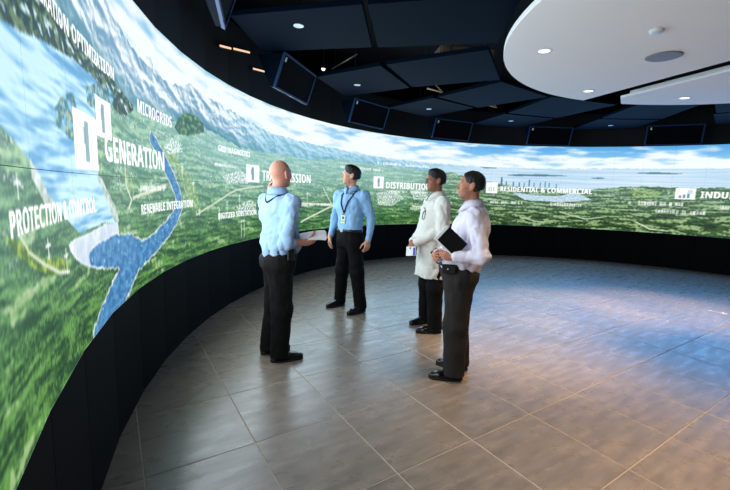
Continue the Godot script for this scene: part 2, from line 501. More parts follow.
func picture(s0: float, s1: float, ppm: float) -> ImageTexture:
	var w := int(round((s1 - s0) * ppm))
	var h := int(round((SCREEN_HIGH - SCREEN_LOW) * ppm))
	var ids := PackedByteArray(); ids.resize(w * h)
	var order := {"ridge": 1, "lake": 2, "cliff": 3, "cliff2": 3, "sand": 4, "rbank": 4, "field": 6, "field2": 6, "clear": 7, "hill": 8, "site": 9, "site2": 9, "site3": 9, "site4": 9, "site5": 9, "bay": 10, "golf": 6, "isl1": 11, "isl2": 11, "isl3": 11, "isl4": 11}
	for k in order: ids = fill(ids, w, h, s0, ppm, REGIONS[k], order[k])
	ids = stroke(ids, w, h, s0, ppm, STROKES.river, 4, 0.018)
	ids = stroke(ids, w, h, s0, ppm, STROKES.river2, 4, 0.012)
	ids = fill(ids, w, h, s0, ppm, REGIONS.dam, 5)
	ids = stroke(ids, w, h, s0, ppm, STROKES.river, 12, 0.0)
	ids = stroke(ids, w, h, s0, ppm, STROKES.river2, 12, 0.0)
	for k in STROKES:
		if k.begins_with("road"): ids = stroke(ids, w, h, s0, ppm, STROKES[k], 13, 0.0)
	for t in TOWERS: ids = stroke(ids, w, h, s0, ppm, [t[0], t[1], t[3], t[0], t[2], t[3]], 14, 0.0)
	var fa := FastNoiseLite.new(); fa.seed = 21; fa.frequency = 1.0; fa.fractal_octaves = 4
	var fb := FastNoiseLite.new(); fb.seed = 33; fb.frequency = 1.0; fb.fractal_octaves = 2
	var fr := FastNoiseLite.new(); fr.seed = 41; fr.frequency = 1.0; fr.fractal_type = FastNoiseLite.FRACTAL_RIDGED; fr.fractal_octaves = 5
	var img := PackedFloat32Array(); img.resize(w * h * 3)
	for x in w:
		var s := s0 + (x + 0.5) / ppm
		var sky := line_at(SKYLINE, s) + 0.025 * fa.get_noise_1d(s * 6.0)
		var land := line_at(LANDLINE, s) + 0.03 * fa.get_noise_1d(s * 5.0 + 30.0)
		var east := smoothstep(7.5, 10.5, s)       # the picture turns from alps to coast
		var west := 1.0 - smoothstep(-0.5, 3.2, s)
		for y in h:
			var v := SCREEN_HIGH - (y + 0.5) / ppm
			var c := Vector3.ZERO
			var id := ids[y * w + x]
			var f := fa.get_noise_2d(s * 11.0, v * 14.0)
			if id == 0 or id >= 250:
				if v > sky:
					var t := (v - sky) / (SCREEN_HIGH - sky + 0.05)
					var cloud := smoothstep(-0.3, 0.45, fa.get_noise_2d(s * 0.7, v * 4.2) + 0.55 - 0.62 * t * lerpf(0.6, 1.5, east))
					c = Vector3(0.46, 0.72, 0.90).lerp(Vector3(0.30, 0.62, 0.88), east).lerp(Vector3(0.66, 0.84, 0.94), clampf(1.0 - t, 0, 1)).lerp(Vector3(0.94, 0.97, 0.99), cloud)
				elif v > land:
					if east > 0.02 and v < land + (sky - land):
						var band := 0.5 + 0.5 * fa.get_noise_2d(s * 0.35, v * 16.0)
						c = Vector3(0.62, 0.78, 0.9).lerp(Vector3(0.9, 0.95, 0.98), band)
					if east < 0.98:
						# snowy rock in the west, blue wooded hills farther on
						var t2 := (v - land) / maxf(sky - land, 0.05)
						var ridge := fr.get_noise_2d(s * 1.15 + v * 1.1, v * 2.3) - fr.get_noise_2d(s * 1.15 + v * 1.1 + 0.05, v * 2.3 + 0.07)
						var fine := fr.get_noise_2d(s * 3.6, v * 6.0) - fr.get_noise_2d(s * 3.6 + 0.07, v * 6.0 + 0.09)
						var lit := clampf(0.52 + ridge * 1.7 + fine * 0.75 + (t2 - 0.5) * 0.3 + f * 0.15, 0.0, 1.0)
						var rock := Vector3(0.46, 0.63, 0.74).lerp(Vector3(0.93, 0.96, 0.98), lit)
						var wood := Vector3(0.44, 0.66, 0.74).lerp(Vector3(0.72, 0.87, 0.94), clampf(lit * 0.7 + t2 * 0.4, 0, 1))
						var teal := smoothstep(0.45, 0.0, t2) * 0.6
						var m := rock.lerp(Vector3(0.18, 0.45, 0.5), teal).lerp(wood, smoothstep(2.6, 4.4, s))
						c = m if east <= 0.02 else m.lerp(c, east)
				else:
					c = meadow(fa, fb, fr, s, v, f, land, east, west)
			elif id == 1:
				c = Vector3(0.10, 0.24, 0.24).lerp(Vector3(0.40, 0.50, 0.36), smoothstep(-0.1, 0.4, f)).lerp(Vector3(0.75, 0.84, 0.86), smoothstep(0.12, 0.4, fa.get_noise_2d(s * 9.0 + v * 8.0, v * 16.0)))
			elif id == 2:
				var g := fa.get_noise_2d(s * 2.0 + 3.0, v * 21.0)
				var wide := fb.get_noise_2d(s * 1.1 + 9.0, v * 2.2)
				c = Vector3(0.36, 0.62, 0.80).lerp(Vector3(0.76, 0.90, 0.97), smoothstep(-0.5, 0.5, g * 1.1 + wide * 0.55 + 0.18))
			elif id == 3:
				c = Vector3(0.20, 0.44, 0.50).lerp(Vector3(0.66, 0.70, 0.56), smoothstep(-0.1, 0.4, f + 0.5 * fa.get_noise_2d(s * 26.0, v * 30.0))).lerp(Vector3(0.52, 0.75, 0.88), smoothstep(-0.05, 0.35, fa.get_noise_2d(s * 9.0 + 5.0, v * 12.0)))
			elif id == 4:
				c = Vector3(0.74, 0.79, 0.76) * (1.0 + f * 0.3)
			elif id == 5:
				var g2 := fa.get_noise_2d(s * 4.0, v * 3.0)
				c = Vector3(0.76, 0.82, 0.88).lerp(Vector3(0.90, 0.92, 0.94), 0.5 + g2) * (1.0 + f * 0.06)
			elif id == 6:
				c = Vector3(0.50, 0.64, 0.40).lerp(Vector3(0.68, 0.78, 0.56), clampf(0.5 + f * 1.4, 0, 1)).lerp(meadow(fa, fb, fr, s, v, f, land, east, west), smoothstep(0.0, 0.5, fa.get_noise_2d(s * 14.0, v * 18.0) + 0.12))
			elif id == 7:
				c = Vector3(0.30, 0.44, 0.14).lerp(Vector3(0.62, 0.72, 0.30), smoothstep(-0.3, 0.4, f + fa.get_noise_2d(s * 40.0, v * 24.0)))
			elif id == 8:
				c = meadow(fa, fb, fr, s, v, f, land, east, west).lerp(Vector3(0.12, 0.28, 0.22).lerp(Vector3(0.45, 0.60, 0.38), smoothstep(-0.1, 0.5, f)), 0.75)
			elif id == 9:
				c = meadow(fa, fb, fr, s, v, f, land, east, west).lerp(Vector3(0.93, 0.96, 0.95), smoothstep(-0.25, 0.2, fa.get_noise_2d(s * 22.0, v * 42.0)))
			elif id == 10:
				c = Vector3(0.66, 0.78, 0.86).lerp(Vector3(0.82, 0.89, 0.93), 0.5 + f)
			elif id == 11:
				c = Vector3(0.36, 0.52, 0.60)
			elif id == 12:
				var g3 := fa.get_noise_2d(s * 16.0, v * 26.0)
				c = Vector3(0.18, 0.41, 0.62).lerp(Vector3(0.36, 0.60, 0.79), 0.5 + f).lerp(Vector3(0.85, 0.93, 0.98), smoothstep(0.42, 0.6, g3)*0.8)
			elif id == 13:
				c = Vector3(0.80, 0.84, 0.74)
			else:
				c = Vector3(0.35, 0.50, 0.60)
			var at := (y * w + x) * 3
			img[at] = c.x; img[at + 1] = c.y; img[at + 2] = c.z
	# soften: the picture is a blown-up photograph
	var raw := PackedByteArray(); raw.resize(w * h * 3)
	for i in w * h * 3: raw[i] = int(clampf(img[i], 0.0, 1.0) * 255.0)
	var soft := Image.create_from_data(w, h, false, Image.FORMAT_RGB8, raw)
	soft.resize(int(w / 1.7), int(h / 1.7), Image.INTERPOLATE_LANCZOS)
	soft.resize(w, h, Image.INTERPOLATE_CUBIC)
	raw = soft.get_data()
	for i in w * h * 3: img[i] = raw[i] / 255.0
	# pylons and wind wheels
	for p in PYLONS:
		dab(img, w, h, s0, ppm, p[0] - 0.006, p[0] + 0.006, p[1], p[2], 0.75)
		dab(img, w, h, s0, ppm, p[0] - 0.035, p[0] + 0.035, p[2] - 0.035, p[2] - 0.022, 0.6)
		dab(img, w, h, s0, ppm, p[0] - 0.025, p[0] + 0.025, lerpf(p[1], p[2], 0.6), lerpf(p[1], p[2], 0.6) + 0.012, 0.5)
	# small captions that cannot be read at this distance
	var rng := RandomNumberGenerator.new(); rng.seed = 77
	for q in CAPTIONS:
		var s: float = q[0]
		while s < q[1]:
			var step: float = q[3] * rng.randf_range(0.35, 0.7)
			if rng.randf() < 0.85: dab(img, w, h, s0, ppm, s, s + step * 0.8, q[2] + q[3] * rng.randf_range(0.0, 0.15), q[2] + q[3] * rng.randf_range(0.75, 1.0), rng.randf_range(0.5, 0.85))
			s += step
	# the white emblems
	for k in EMBLEMS.size():
		var e: Array = EMBLEMS[k]
		var ew: float = e[1] - e[0]
		var eh: float = e[3] - e[2]
		dab(img, w, h, s0, ppm, e[0], e[1], e[2], e[3], 0.97)
		if k < 4:
			dab(img, w, h, s0, ppm, e[0] + ew * 0.43, e[0] + ew * 0.6, e[2] + eh * 0.14, e[2] + eh * 0.86, 0.75, Vector3(0.36, 0.52, 0.56))
			dab(img, w, h, s0, ppm, e[0] + ew * 0.38, e[0] + ew * 0.46, e[2] + eh * 0.45, e[2] + eh * 0.75, 0.6, Vector3(0.36, 0.52, 0.56))
		elif k == 4:
			for i in 3:
				dab(img, w, h, s0, ppm, e[0] + ew * (0.22 + 0.2 * i), e[0] + ew * (0.34 + 0.2 * i), e[2] + eh * 0.2, e[2] + eh * 0.6, 0.35, Vector3(0.4, 0.5, 0.55))
		else:
			for i in 3:
				dab(img, w, h, s0, ppm, e[0] + ew * (0.2 + 0.2 * i), e[0] + ew * (0.32 + 0.2 * i), e[2] + eh * 0.12, e[2] + eh * (0.35 + 0.08 * i), 0.8, Vector3(0.3, 0.45, 0.5))
			dab(img, w, h, s0, ppm, e[0] + ew * 0.6, e[0] + ew * 0.85, e[2] + eh * 0.5, e[2] + eh * 0.85, 0.35, Vector3(0.45, 0.6, 0.75))
	for t in WORDS: lettering(img, w, h, s0, ppm, t)
	var data := PackedByteArray(); data.resize(w * h * 3)
	for i in w * h * 3: data[i] = int(clampf(img[i], 0.0, 1.0) * 255.0)
	return ImageTexture.create_from_image(Image.create_from_data(w, h, false, Image.FORMAT_RGB8, data))

func meadow(fa: FastNoiseLite, fb: FastNoiseLite, fr: FastNoiseLite, s: float, v: float, f: float, land: float, east: float, west: float) -> Vector3:
	var low := clampf((land - v) / (land - SCREEN_LOW), 0.0, 1.0)
	# trees grow larger towards the foot of the picture
	var size := lerpf(52.0, 24.0, low)
	var tree := fa.get_noise_2d(s * size * 1.4, v * size * 0.9)
	var patch := fb.get_noise_2d(s * 1.5, v * lerpf(9.0, 3.0, low))
	var hills := fr.get_noise_2d(s * 1.0 + 20.0, v * lerpf(7.0, 2.6, low)) - fr.get_noise_2d(s * 1.0 + 20.06, v * lerpf(7.0, 2.6, low) + 0.09)
	var dark := Vector3(0.17, 0.33, 0.24).lerp(Vector3(0.12, 0.26, 0.13), low)
	var light := Vector3(0.47, 0.66, 0.50).lerp(Vector3(0.40, 0.61, 0.28), low)
	dark = dark.lerp(Vector3(0.10, 0.19, 0.11), east)
	light = light.lerp(Vector3(0.33, 0.46, 0.27), east)
	var c := dark.lerp(light, smoothstep(-0.5, 0.5, tree * 0.75 + hills * 0.9 + 0.25 * f + patch * 0.35))
	var open := smoothstep(0.10, 0.36, patch + f * 0.5 + 0.1 * (1.0 - low) - 0.42 * low * (1.0 - east))
	c = c.lerp(Vector3(0.56, 0.70, 0.46).lerp(Vector3(0.70, 0.79, 0.58), 0.5 + f), open * 0.8)
	# the far land is paler, as in any aerial picture
	var pale := smoothstep(0.95, 0.0, low) * (1.0 - east * 0.6)
	c = c.lerp(Vector3(0.66, 0.84, 0.84), pale * lerpf(0.72, 0.35, west))
	var town := smoothstep(0.18, 0.4, fb.get_noise_2d(s * 2.3 + 70.0, v * 14.0)) * smoothstep(0.05, 0.35, fa.get_noise_2d(s * 34.0, v * 60.0)) * smoothstep(0.8, 0.4, low)
	c = c.lerp(Vector3(0.92, 0.95, 0.94), town * 0.85)
	return c

func dab(img: PackedFloat32Array, w: int, h: int, s0: float, ppm: float, a: float, b: float, low: float, high: float, strength: float, color := Vector3.ONE) -> void:
	# a rectangle with soft, sub-pixel edges
	for y in range(maxi(0, int((SCREEN_HIGH - high) * ppm)), mini(h, int((SCREEN_HIGH - low) * ppm) + 1)):
		var cy := clampf(minf(SCREEN_HIGH - low - y / ppm, 1.0 / ppm) * ppm, 0, 1) * clampf(((y + 1) / ppm - (SCREEN_HIGH - high)) * ppm, 0, 1)
		for x in range(maxi(0, int((a - s0) * ppm)), mini(w, int((b - s0) * ppm) + 1)):
			var cx := clampf((b - s0 - x / ppm) * ppm, 0, 1) * clampf(((x + 1) / ppm - (a - s0)) * ppm, 0, 1)
			var m := cx * cy * strength
			var at := (y * w + x) * 3
			img[at] = lerpf(img[at], color.x, m)
			img[at + 1] = lerpf(img[at + 1], color.y, m)
			img[at + 2] = lerpf(img[at + 2], color.z, m)

var glyphs := {}
func lettering(img: PackedFloat32Array, w: int, h: int, s0: float, ppm: float, t: Array) -> void:
	if t[2] < s0 - 0.2 or t[1] > s0 + w / ppm + 0.2: return
	if not glyphs.has(t[0]):
		var tm := TextMesh.new()
		var font := SystemFont.new()
		font.font_names = PackedStringArray(["Droid Sans"])
		font.font_weight = 700
		tm.font = font
		tm.font_size = 64
		tm.pixel_size = 0.01
		tm.depth = 0.0
		tm.text = t[0]
		glyphs[t[0]] = tm.get_faces()
	var faces: PackedVector3Array = glyphs[t[0]]
	if faces.is_empty(): return
	var lo := faces[0]
	var hi := faces[0]
	for p in faces:
		lo = lo.min(p); hi = hi.max(p)
	var scale: float = (t[2] - t[1]) / (hi.x - lo.x)
	var base: float = t[3]
	var sub := 3
	var thick := int(round(scale * 0.012 * ppm * sub))
	var weight := range(-thick, thick + 1)
	var cover := {}
	for i in range(0, faces.size(), 3):
		var q := []
		for k in 3:
			q.append(Vector2((t[1] + (faces[i + k].x - lo.x) * scale - s0) * ppm, (SCREEN_HIGH - base - (faces[i + k].y - lo.y) * scale * 1.06) * ppm) * sub)
		var area: float = (q[1] - q[0]).cross(q[2] - q[0])
		if absf(area) < 1e-6: continue
		for y in range(int(floor(minf(q[0].y, minf(q[1].y, q[2].y)))), int(ceil(maxf(q[0].y, maxf(q[1].y, q[2].y)))) + 1):
			for x in range(int(floor(minf(q[0].x, minf(q[1].x, q[2].x)))), int(ceil(maxf(q[0].x, maxf(q[1].x, q[2].x)))) + 1):
				var p := Vector2(x + 0.5, y + 0.5)
				var e0: float = (q[1] - q[0]).cross(p - q[0]) / area
				var e1: float = (q[2] - q[1]).cross(p - q[1]) / area
				var e2: float = (q[0] - q[2]).cross(p - q[2]) / area
				if e0 >= 0 and e1 >= 0 and e2 >= 0 and x >= 0 and y >= 0 and x < w * sub and y < h * sub:
					for fat in weight: cover[y * w * sub + clampi(x + fat, 0, w * sub - 1)] = true
	var ink := {}
	for key in cover:
		var y: int = int(key / (w * sub)) / sub
		var x: int = (key % (w * sub)) / sub
		ink[y * w + x] = ink.get(y * w + x, 0.0) + 1.0 / (sub * sub)
	for key in ink:
		var m: float = minf(1.0, ink[key] * 1.25)
		for c in 3: img[key * 3 + c] = lerpf(img[key * 3 + c], 1.0, m)

func build_video_wall() -> void:
	var stretches := [[-1, 4, 190.0], [5, 11, 130.0], [12, 20, 100.0], [21, 31, 95.0]]
	var wall := thing("curved_screen")
	tag(wall, "curved wraparound video wall showing a landscape of alps, river and coast with white titles", "screen")
	for part in stretches:
		var s0: float = SEAM_FIRST + part[0] * SEAM_STEP
		var s1: float = SEAM_FIRST + (part[1] + 1) * SEAM_STEP
		var m := StandardMaterial3D.new()
		m.albedo_color = Color(0.03, 0.03, 0.03)
		m.roughness = 0.6
		m.emission_enabled = true
		m.emission = Color.WHITE
		m.emission_operator = BaseMaterial3D.EMISSION_OP_MULTIPLY
		m.emission_energy_multiplier = SCREEN_GLOW
		m.emission_texture = picture(s0, s1, part[2])
		for n in range(part[0], part[1] + 1):
			var a := wall_at(SEAM_FIRST + n * SEAM_STEP)
			var b := wall_at(SEAM_FIRST + (n + 1) * SEAM_STEP)
			var along := (b - a).normalized()
			var out := ((a + b) * 0.5 - CENTRE).normalized()
			a += along * 0.0006
			b -= along * 0.0006
			var u0: float = float(n - part[0]) / (part[1] - part[0] + 1)
			var u1: float = float(n + 1 - part[0]) / (part[1] - part[0] + 1)
			for row in [[SCREEN_LOW, SCREEN_MID - 0.001], [SCREEN_MID + 0.001, SCREEN_HIGH]]:
				var st := start()
				var p := [Vector3(a.x, row[1], a.y), Vector3(b.x, row[1], b.y), Vector3(b.x, row[0], b.y), Vector3(a.x, row[0], a.y)]
				var v0: float = (SCREEN_HIGH - row[1]) / (SCREEN_HIGH - SCREEN_LOW)
				var v1: float = (SCREEN_HIGH - row[0]) / (SCREEN_HIGH - SCREEN_LOW)
				var uv := [Vector2(u0, v0), Vector2(u1, v0), Vector2(u1, v1), Vector2(u0, v1)]
				for k in [0, 1, 2, 0, 2, 3]:
					st.set_uv(uv[k]); st.add_vertex(p[k])
				st.generate_normals()
				var mesh := st.commit()
				mesh.surface_set_material(0, m)
				var back := start()
				var o3 := Vector3(out.x, 0, out.y) * 0.04
				var f3 := Vector3(out.x, 0, out.y) * 0.0005
				var fr := [p[0] + f3, p[1] + f3, p[2] + f3, p[3] + f3]
				for k in 4:
					var j := (k + 1) % 4
					quad(back, fr[k], p[k] + o3, p[j] + o3, fr[j])
				quad(back, p[1] + o3, p[0] + o3, p[3] + o3, p[2] + o3)
				back.generate_normals()
				back.commit(mesh)
				mesh.surface_set_material(1, M.casing)
				put(mesh, "display_panel", null, wall)

# ---------------------------------------------------------------- panels, baffles and canopy overhead
func plate(corners: Array, low: float, thick: float) -> ArrayMesh:
	# a flat plate with chamfered edges over a plan polygon
	var c := Vector2.ZERO
	for p in corners: c += p
	c /= corners.size()
	var ring := corners.duplicate()
	var area := 0.0
	for i in ring.size():
		var j := (i + 1) % ring.size()
		area += ring[i].cross(ring[j])
	if area < 0.0: ring.reverse()
	var st := start()
	var e := 0.004
	var levels := []
	for spec in [[low + thick, 1], [low + thick - e, 0], [low + e, 0], [low, 1]]:
		var r := []
		for p in ring:
			var q: Vector2 = p + (c - p).normalized() * e * spec[1]
			r.append(Vector3(q.x, spec[0], q.y))
		levels.append(r)
	for k in 3:
		for i in ring.size():
			var j := (i + 1) % ring.size()
			quad(st, levels[k][i], levels[k + 1][i], levels[k + 1][j], levels[k][j])
	var flat := PackedVector2Array(ring)
	var tris := Geometry2D.triangulate_polygon(flat)
	for i in range(0, tris.size(), 3):
		var t := [tris[i], tris[i + 1], tris[i + 2]]
		tri(st, levels[0][t[0]], levels[0][t[2]], levels[0][t[1]])
		tri(st, levels[3][t[0]], levels[3][t[1]], levels[3][t[2]])
	return done(st)

func slot(phi: float, near: float, far: float, half: float) -> Array:
	var a := plan(phi, near)
	var inward := (CENTRE - plan(phi)).normalized()
	var side := Vector2(-inward.y, inward.x)
	var b := a + inward * (far - near)
	return [a - side * half, a + side * half, b + side * half, b - side * half]

func downlight(parent: Node3D, at: Vector3, radius: float, lit: bool) -> void:
	var ring := put(lathe_mesh([Vector2(radius * 0.72, 0.004), Vector2(radius * 0.72, -0.003), Vector2(radius, -0.004), Vector2(radius, 0.002)], 24), "downlight", M.trim, parent)
	ring.position = at
	var lens := put(lathe_mesh([Vector2(0.0, 0.004), Vector2(radius * 0.72, 0.004), Vector2(radius * 0.72, 0.0), Vector2(0.0, -0.001)], 24), "lens", M.lamp if lit else M.trim, ring)
	lens.position = Vector3.ZERO

func build_ceiling() -> void:
	var k := 0.965
	var outer := {
		1: [[-1.38, -4.05], [-1.33, -5.04], [0.0, -4.76], [-0.10, -3.72]],
		2: [[-0.80, -6.06], [-0.44, -7.20], [0.62, -6.47], [0.12, -5.42]],
		3: [[0.36, -8.04], [1.27, -8.83], [1.98, -7.77], [1.09, -7.08]],
		4: [[2.41, -9.5], [3.63, -9.83], [3.88, -8.55], [2.73, -8.23]],
		5: [[4.89, -9.86], [6.15, -9.5], [5.91, -8.29], [4.76, -8.42]]}
	var inner := {
		1: [[0.07, -4.76], [-0.05, -3.72], [1.22, -3.42], [1.36, -4.5]],
		2: [[0.19, -5.37], [0.66, -6.43], [1.84, -5.87], [1.32, -4.71]],
		3: [[1.16, -7.02], [2.06, -7.74], [2.92, -6.74], [1.9, -5.97]],
		4: [[2.77, -8.14], [3.89, -8.46], [4.3, -7.13], [2.98, -6.73]],
		5: [[4.75, -8.34], [5.89, -8.2], [5.58, -6.93], [4.62, -7.0]]}
	var phis := {0: -0.15, 1: 0.355, 2: 0.817, 3: 1.269, 4: 1.745, 5: 2.219, 6: 2.69, 7: 3.16}
	var dots := {1: Vector2(-0.72, -4.08), 2: Vector2(-0.2, -6.18), 3: Vector2(1.12, -7.72), 4: Vector2(3.01, -8.64), 5: Vector2(5.21, -8.77)}
	var places := ["level with the PROTECTION title", "between GENERATION and TRANSMISSION", "level with the TRANSMISSION title", "level with the DISTRIBUTION title", "level with the RESIDENTIAL title", "between COMMERCIAL and INDUSTRIAL", "level with the INDUSTRIAL title", "past the end of the screen"]
	for i in phis:
		for ring in 2:
			var table: Dictionary = [outer, inner][ring]
			var shape := []
			if table.has(i):
				for c in table[i]: shape.append(Vector2(c[0], c[1]) * k)
			else:
				shape = slot(phis[i], 0.45, 1.72, 0.58) if ring == 0 else slot(phis[i], 1.8, 3.05, 0.54)
			var mid: Vector2 = (shape[0] + shape[1] + shape[2] + shape[3]) * 0.25
			var o := thing("suspended_panel", Vector3(mid.x, PANEL_HEIGHT, mid.y))
			var local := []
			for p in shape: local.append(p - mid)
			put(plate(local, 0.0, 0.05), "board", M.navy, o)
			for q in [0.25, 0.75]:
				var a: Vector2 = local[0].lerp(local[1], q).lerp(local[3].lerp(local[2], q), 0.5)
				put(tube_mesh([Vector3(a.x, 0.045, a.y), Vector3(a.x, 1.21, a.y)], 0.004, 6), "hanger_rod", M.black, o)
			if ring == 0:
				var dot: Vector2 = dots[i] - mid if dots.has(i) else Vector2.ZERO
				downlight(o, Vector3(dot.x, 0.0, dot.y), 0.05, false)
				tag(o, "dark blue hanging panel with round fitting near the screen, " + places[i], "ceiling panel", "outer ring of dark blue suspended panels")
			else:
				tag(o, "plain dark blue hanging panel on the canopy side, " + places[i], "ceiling panel", "inner ring of dark blue suspended panels")
	# wedge-shaped baffles hang in the gaps, next to the wall
	baffle(0.085, 0.70, "above the GENERATION title")
	baffle(0.587, 0.78, "above the emblem beside TRANSMISSION")
	baffle(1.045, 0.78, "between the TRANSMISSION and DISTRIBUTION titles")
	baffle(1.511, 0.78, "above the end of DISTRIBUTION")
	baffle(1.982, 0.78, "above the COMMERCIAL title")
	baffle(2.455, 0.78, "above the emblem beside INDUSTRIAL")
	baffle(2.925, 0.78, "past the INDUSTRIAL title")
	# strip lights high on the wall and lamps in the dark above the panels
	var names := ["shorter of two warm strip lights set end to end above the screen", "longer of two warm strip lights set end to end above the screen", "lone dim strip light beside the blue-rimmed baffle above TRANSMISSION"]
	for s in [[-1.758, 3.078, -4.688, -1.726, 3.148, -4.987], [-1.72, 3.165, -5.038, -1.643, 3.263, -5.47], [-1.627, 3.085, -5.544, -1.547, 3.137, -5.853]]:
		var a := Vector3(s[0], s[1], s[2])
		var b := Vector3(s[3], s[4], s[5])
		var mid := (a + b) * 0.5
		var inward := Vector3(CENTRE.x - mid.x, 0, CENTRE.y - mid.z).normalized()
		var o := thing("strip_light", mid + inward * 0.025)
		var d := (b - a).normalized()
		var x := Transform3D(Basis(d, d.cross(inward).normalized(), inward.normalized()).orthonormalized(), Vector3.ZERO)
		put(box_mesh(Vector3(a.distance_to(b), 0.035, 0.03), 0.004, x), "housing", M.black, o)
		put(box_mesh(Vector3(a.distance_to(b) - 0.02, 0.022, 0.012), 0.003, x.translated_local(Vector3(0, -0.004, 0.018))), "tube", M.strip, o)
		tag(o, names.pop_front(), "strip light", "strip lights above the screen")
	var tan_box := thing("lit_patch_box", Vector3(1.5, 3.72, -6.75))  # added box; its light tan stands in for a lit patch of ceiling
	var body := put(box_mesh(Vector3(0.9, 0.22, 0.35), 0.02), "tan_box", M.tan_box, tan_box)
	body.rotation.y = 0.15
	for q in [-0.3, 0.3]:
		var hoop := put(box_mesh(Vector3(0.03, 0.24, 0.37), 0.004), "strap", M.metal, body)
		hoop.position = Vector3(q, 0, 0)
		put(tube_mesh([Vector3(q, 0.1, 0.1), Vector3(q, 0.54, 0.1)], 0.005, 6), "hanger_rod", M.metal, body)
	tag(tan_box, "tan box added as a lit patch of ceiling behind the blue ceiling panels", "tan_box")
	var pipe := thing("pipe", Vector3(-0.45, 3.57, -6.75))
	put(tube_mesh([Vector3(-0.22, -0.02, -0.28), Vector3(0.22, 0.05, 0.28)], 0.013, 10), "tube", M.metal, pipe)
	for q in [-0.7, 0.7]: put(tube_mesh([Vector3(0.22, 0.035, 0.28) * q, Vector3(0.22 * q, 0.8, 0.28 * q)], 0.004, 6), "hanger_rod", M.black, pipe)
	tag(pipe, "thin pale pipe slanting in the dark gap above the ceiling panels", "pipe")
	var lamp := thing("spot_lamp", Vector3(-0.78, 3.50, -6.75))
	put(lathe_mesh([Vector2(0.0, 0.05), Vector2(0.03, 0.045), Vector2(0.04, 0.0), Vector2(0.035, -0.03)], 16), "housing", M.black, lamp)
	put(lathe_mesh([Vector2(0.034, -0.02), Vector2(0.03, -0.045), Vector2(0.016, -0.06), Vector2(0.0, -0.064)], 16), "bulb", M.lamp, lamp)
	put(tube_mesh([Vector3(0, 0.045, 0), Vector3(0, 0.8, 0)], 0.006, 6), "stem", M.black, lamp)
	tag(lamp, "small round lit lamp hanging in the dark gap above the ceiling panels", "lamp")
	for q in [[1.1, 3.19, -6.78], [2.3, 3.19, -7.75]]:
		var br := thing("bracket", Vector3(q[0], q[1], q[2]))
		put(tube_mesh([Vector3(-0.16, 0.05, -0.05), Vector3(0.1, -0.03, 0.03)], 0.014, 8), "arm", M.tan_box, br)
		put(tube_mesh([Vector3(-0.02, 0.09, 0.0), Vector3(0.1, -0.03, 0.03)], 0.010, 8), "arm", M.tan_box, br)
		put(tube_mesh([Vector3(-0.16, 0.05, -0.05), Vector3(-0.16, 1.04, -0.05)], 0.005, 6), "hanger_rod", M.black, br)
		tag(br, "small tan bracket between the suspended panels level with " + ("TRANSMISSION" if q[0] < 2.0 else "DISTRIBUTION"), "bracket", "brackets between the suspended panels")

func baffle(phi: float, inset: float, place: String) -> void:
	var inward2 := (CENTRE - plan(phi)).normalized()
	var base := plan(phi, inset)
	var o := thing("wedge_baffle", Vector3(base.x, 2.70, base.y))
	var inward := Vector3(inward2.x, 0, inward2.y)
	var side := Vector3(-inward2.y, 0, inward2.x)
	var half := 0.47
	var lean := -inward * 0.13
	var high := 0.37
	# corners of the leaning front face, and of the deeper top
	var t1 := -side * half + Vector3.UP * high
	var t2 := side * half + Vector3.UP * high
	var b1 := -side * half + lean
	var b2 := side * half + lean
	var deep := -inward * 0.34
	var thin := -inward * 0.05
	var st := start()
	slab_of(st, [t1, t2, t2 + deep, t1 + deep], [b1, b2, b2 + thin, b1 + thin])
	put(done(st), "shell", M.navy, o)
	var n := (t2 - t1).cross(b1 - t1).normalized()
	if n.dot(inward) < 0: n = -n
	var rim := start()
	for e in [[t1, t2], [b1, b2], [t1, b1], [t2, b2]]:
		var d: Vector3 = (e[1] - e[0]).normalized()
		box_into(rim, Vector3(e[0].distance_to(e[1]) + 0.02, 0.024, 0.03), Transform3D(Basis(d, n.cross(d), n), (e[0] + e[1]) * 0.5 + n * 0.006), 0.003)
	put(done(rim), "rim", M.navy_rim, o)
	var face := start()
	var g := n * 0.004
	var c := (t1 + t2 + b1 + b2) * 0.25
	var q := []
	for p in [t1, t2, b2, b1]: q.append(p.lerp(c, 0.03) + g)
	var q2 := []
	for p in q: q2.append(p + n * 0.004)
	slab_of(face, q2, q)
	put(done(face), "face", M.cloth_black, o)
	var label := put(box_mesh(Vector3(0.03, 0.05, 0.006), 0.001, Transform3D(Basis((t2 - t1).normalized(), n.cross((t2 - t1).normalized()), n), t2.lerp(t1, 0.08).lerp(b2, 0.14) + n * 0.012)), "tag", M.trim, o)
	label.set_meta("label", "small pale tag")
	for s in [-0.3, 0.3]:
		var p: Vector3 = side * s + deep * 0.5 + Vector3.UP * (high - 0.01)
		put(tube_mesh([p, p + Vector3.UP * 1.22], 0.005, 6), "hanger_rod", M.black, o)
	tag(o, "dark wedge-shaped hanging baffle with blue rim, " + place, "baffle", "wedge baffles between the ceiling panels")

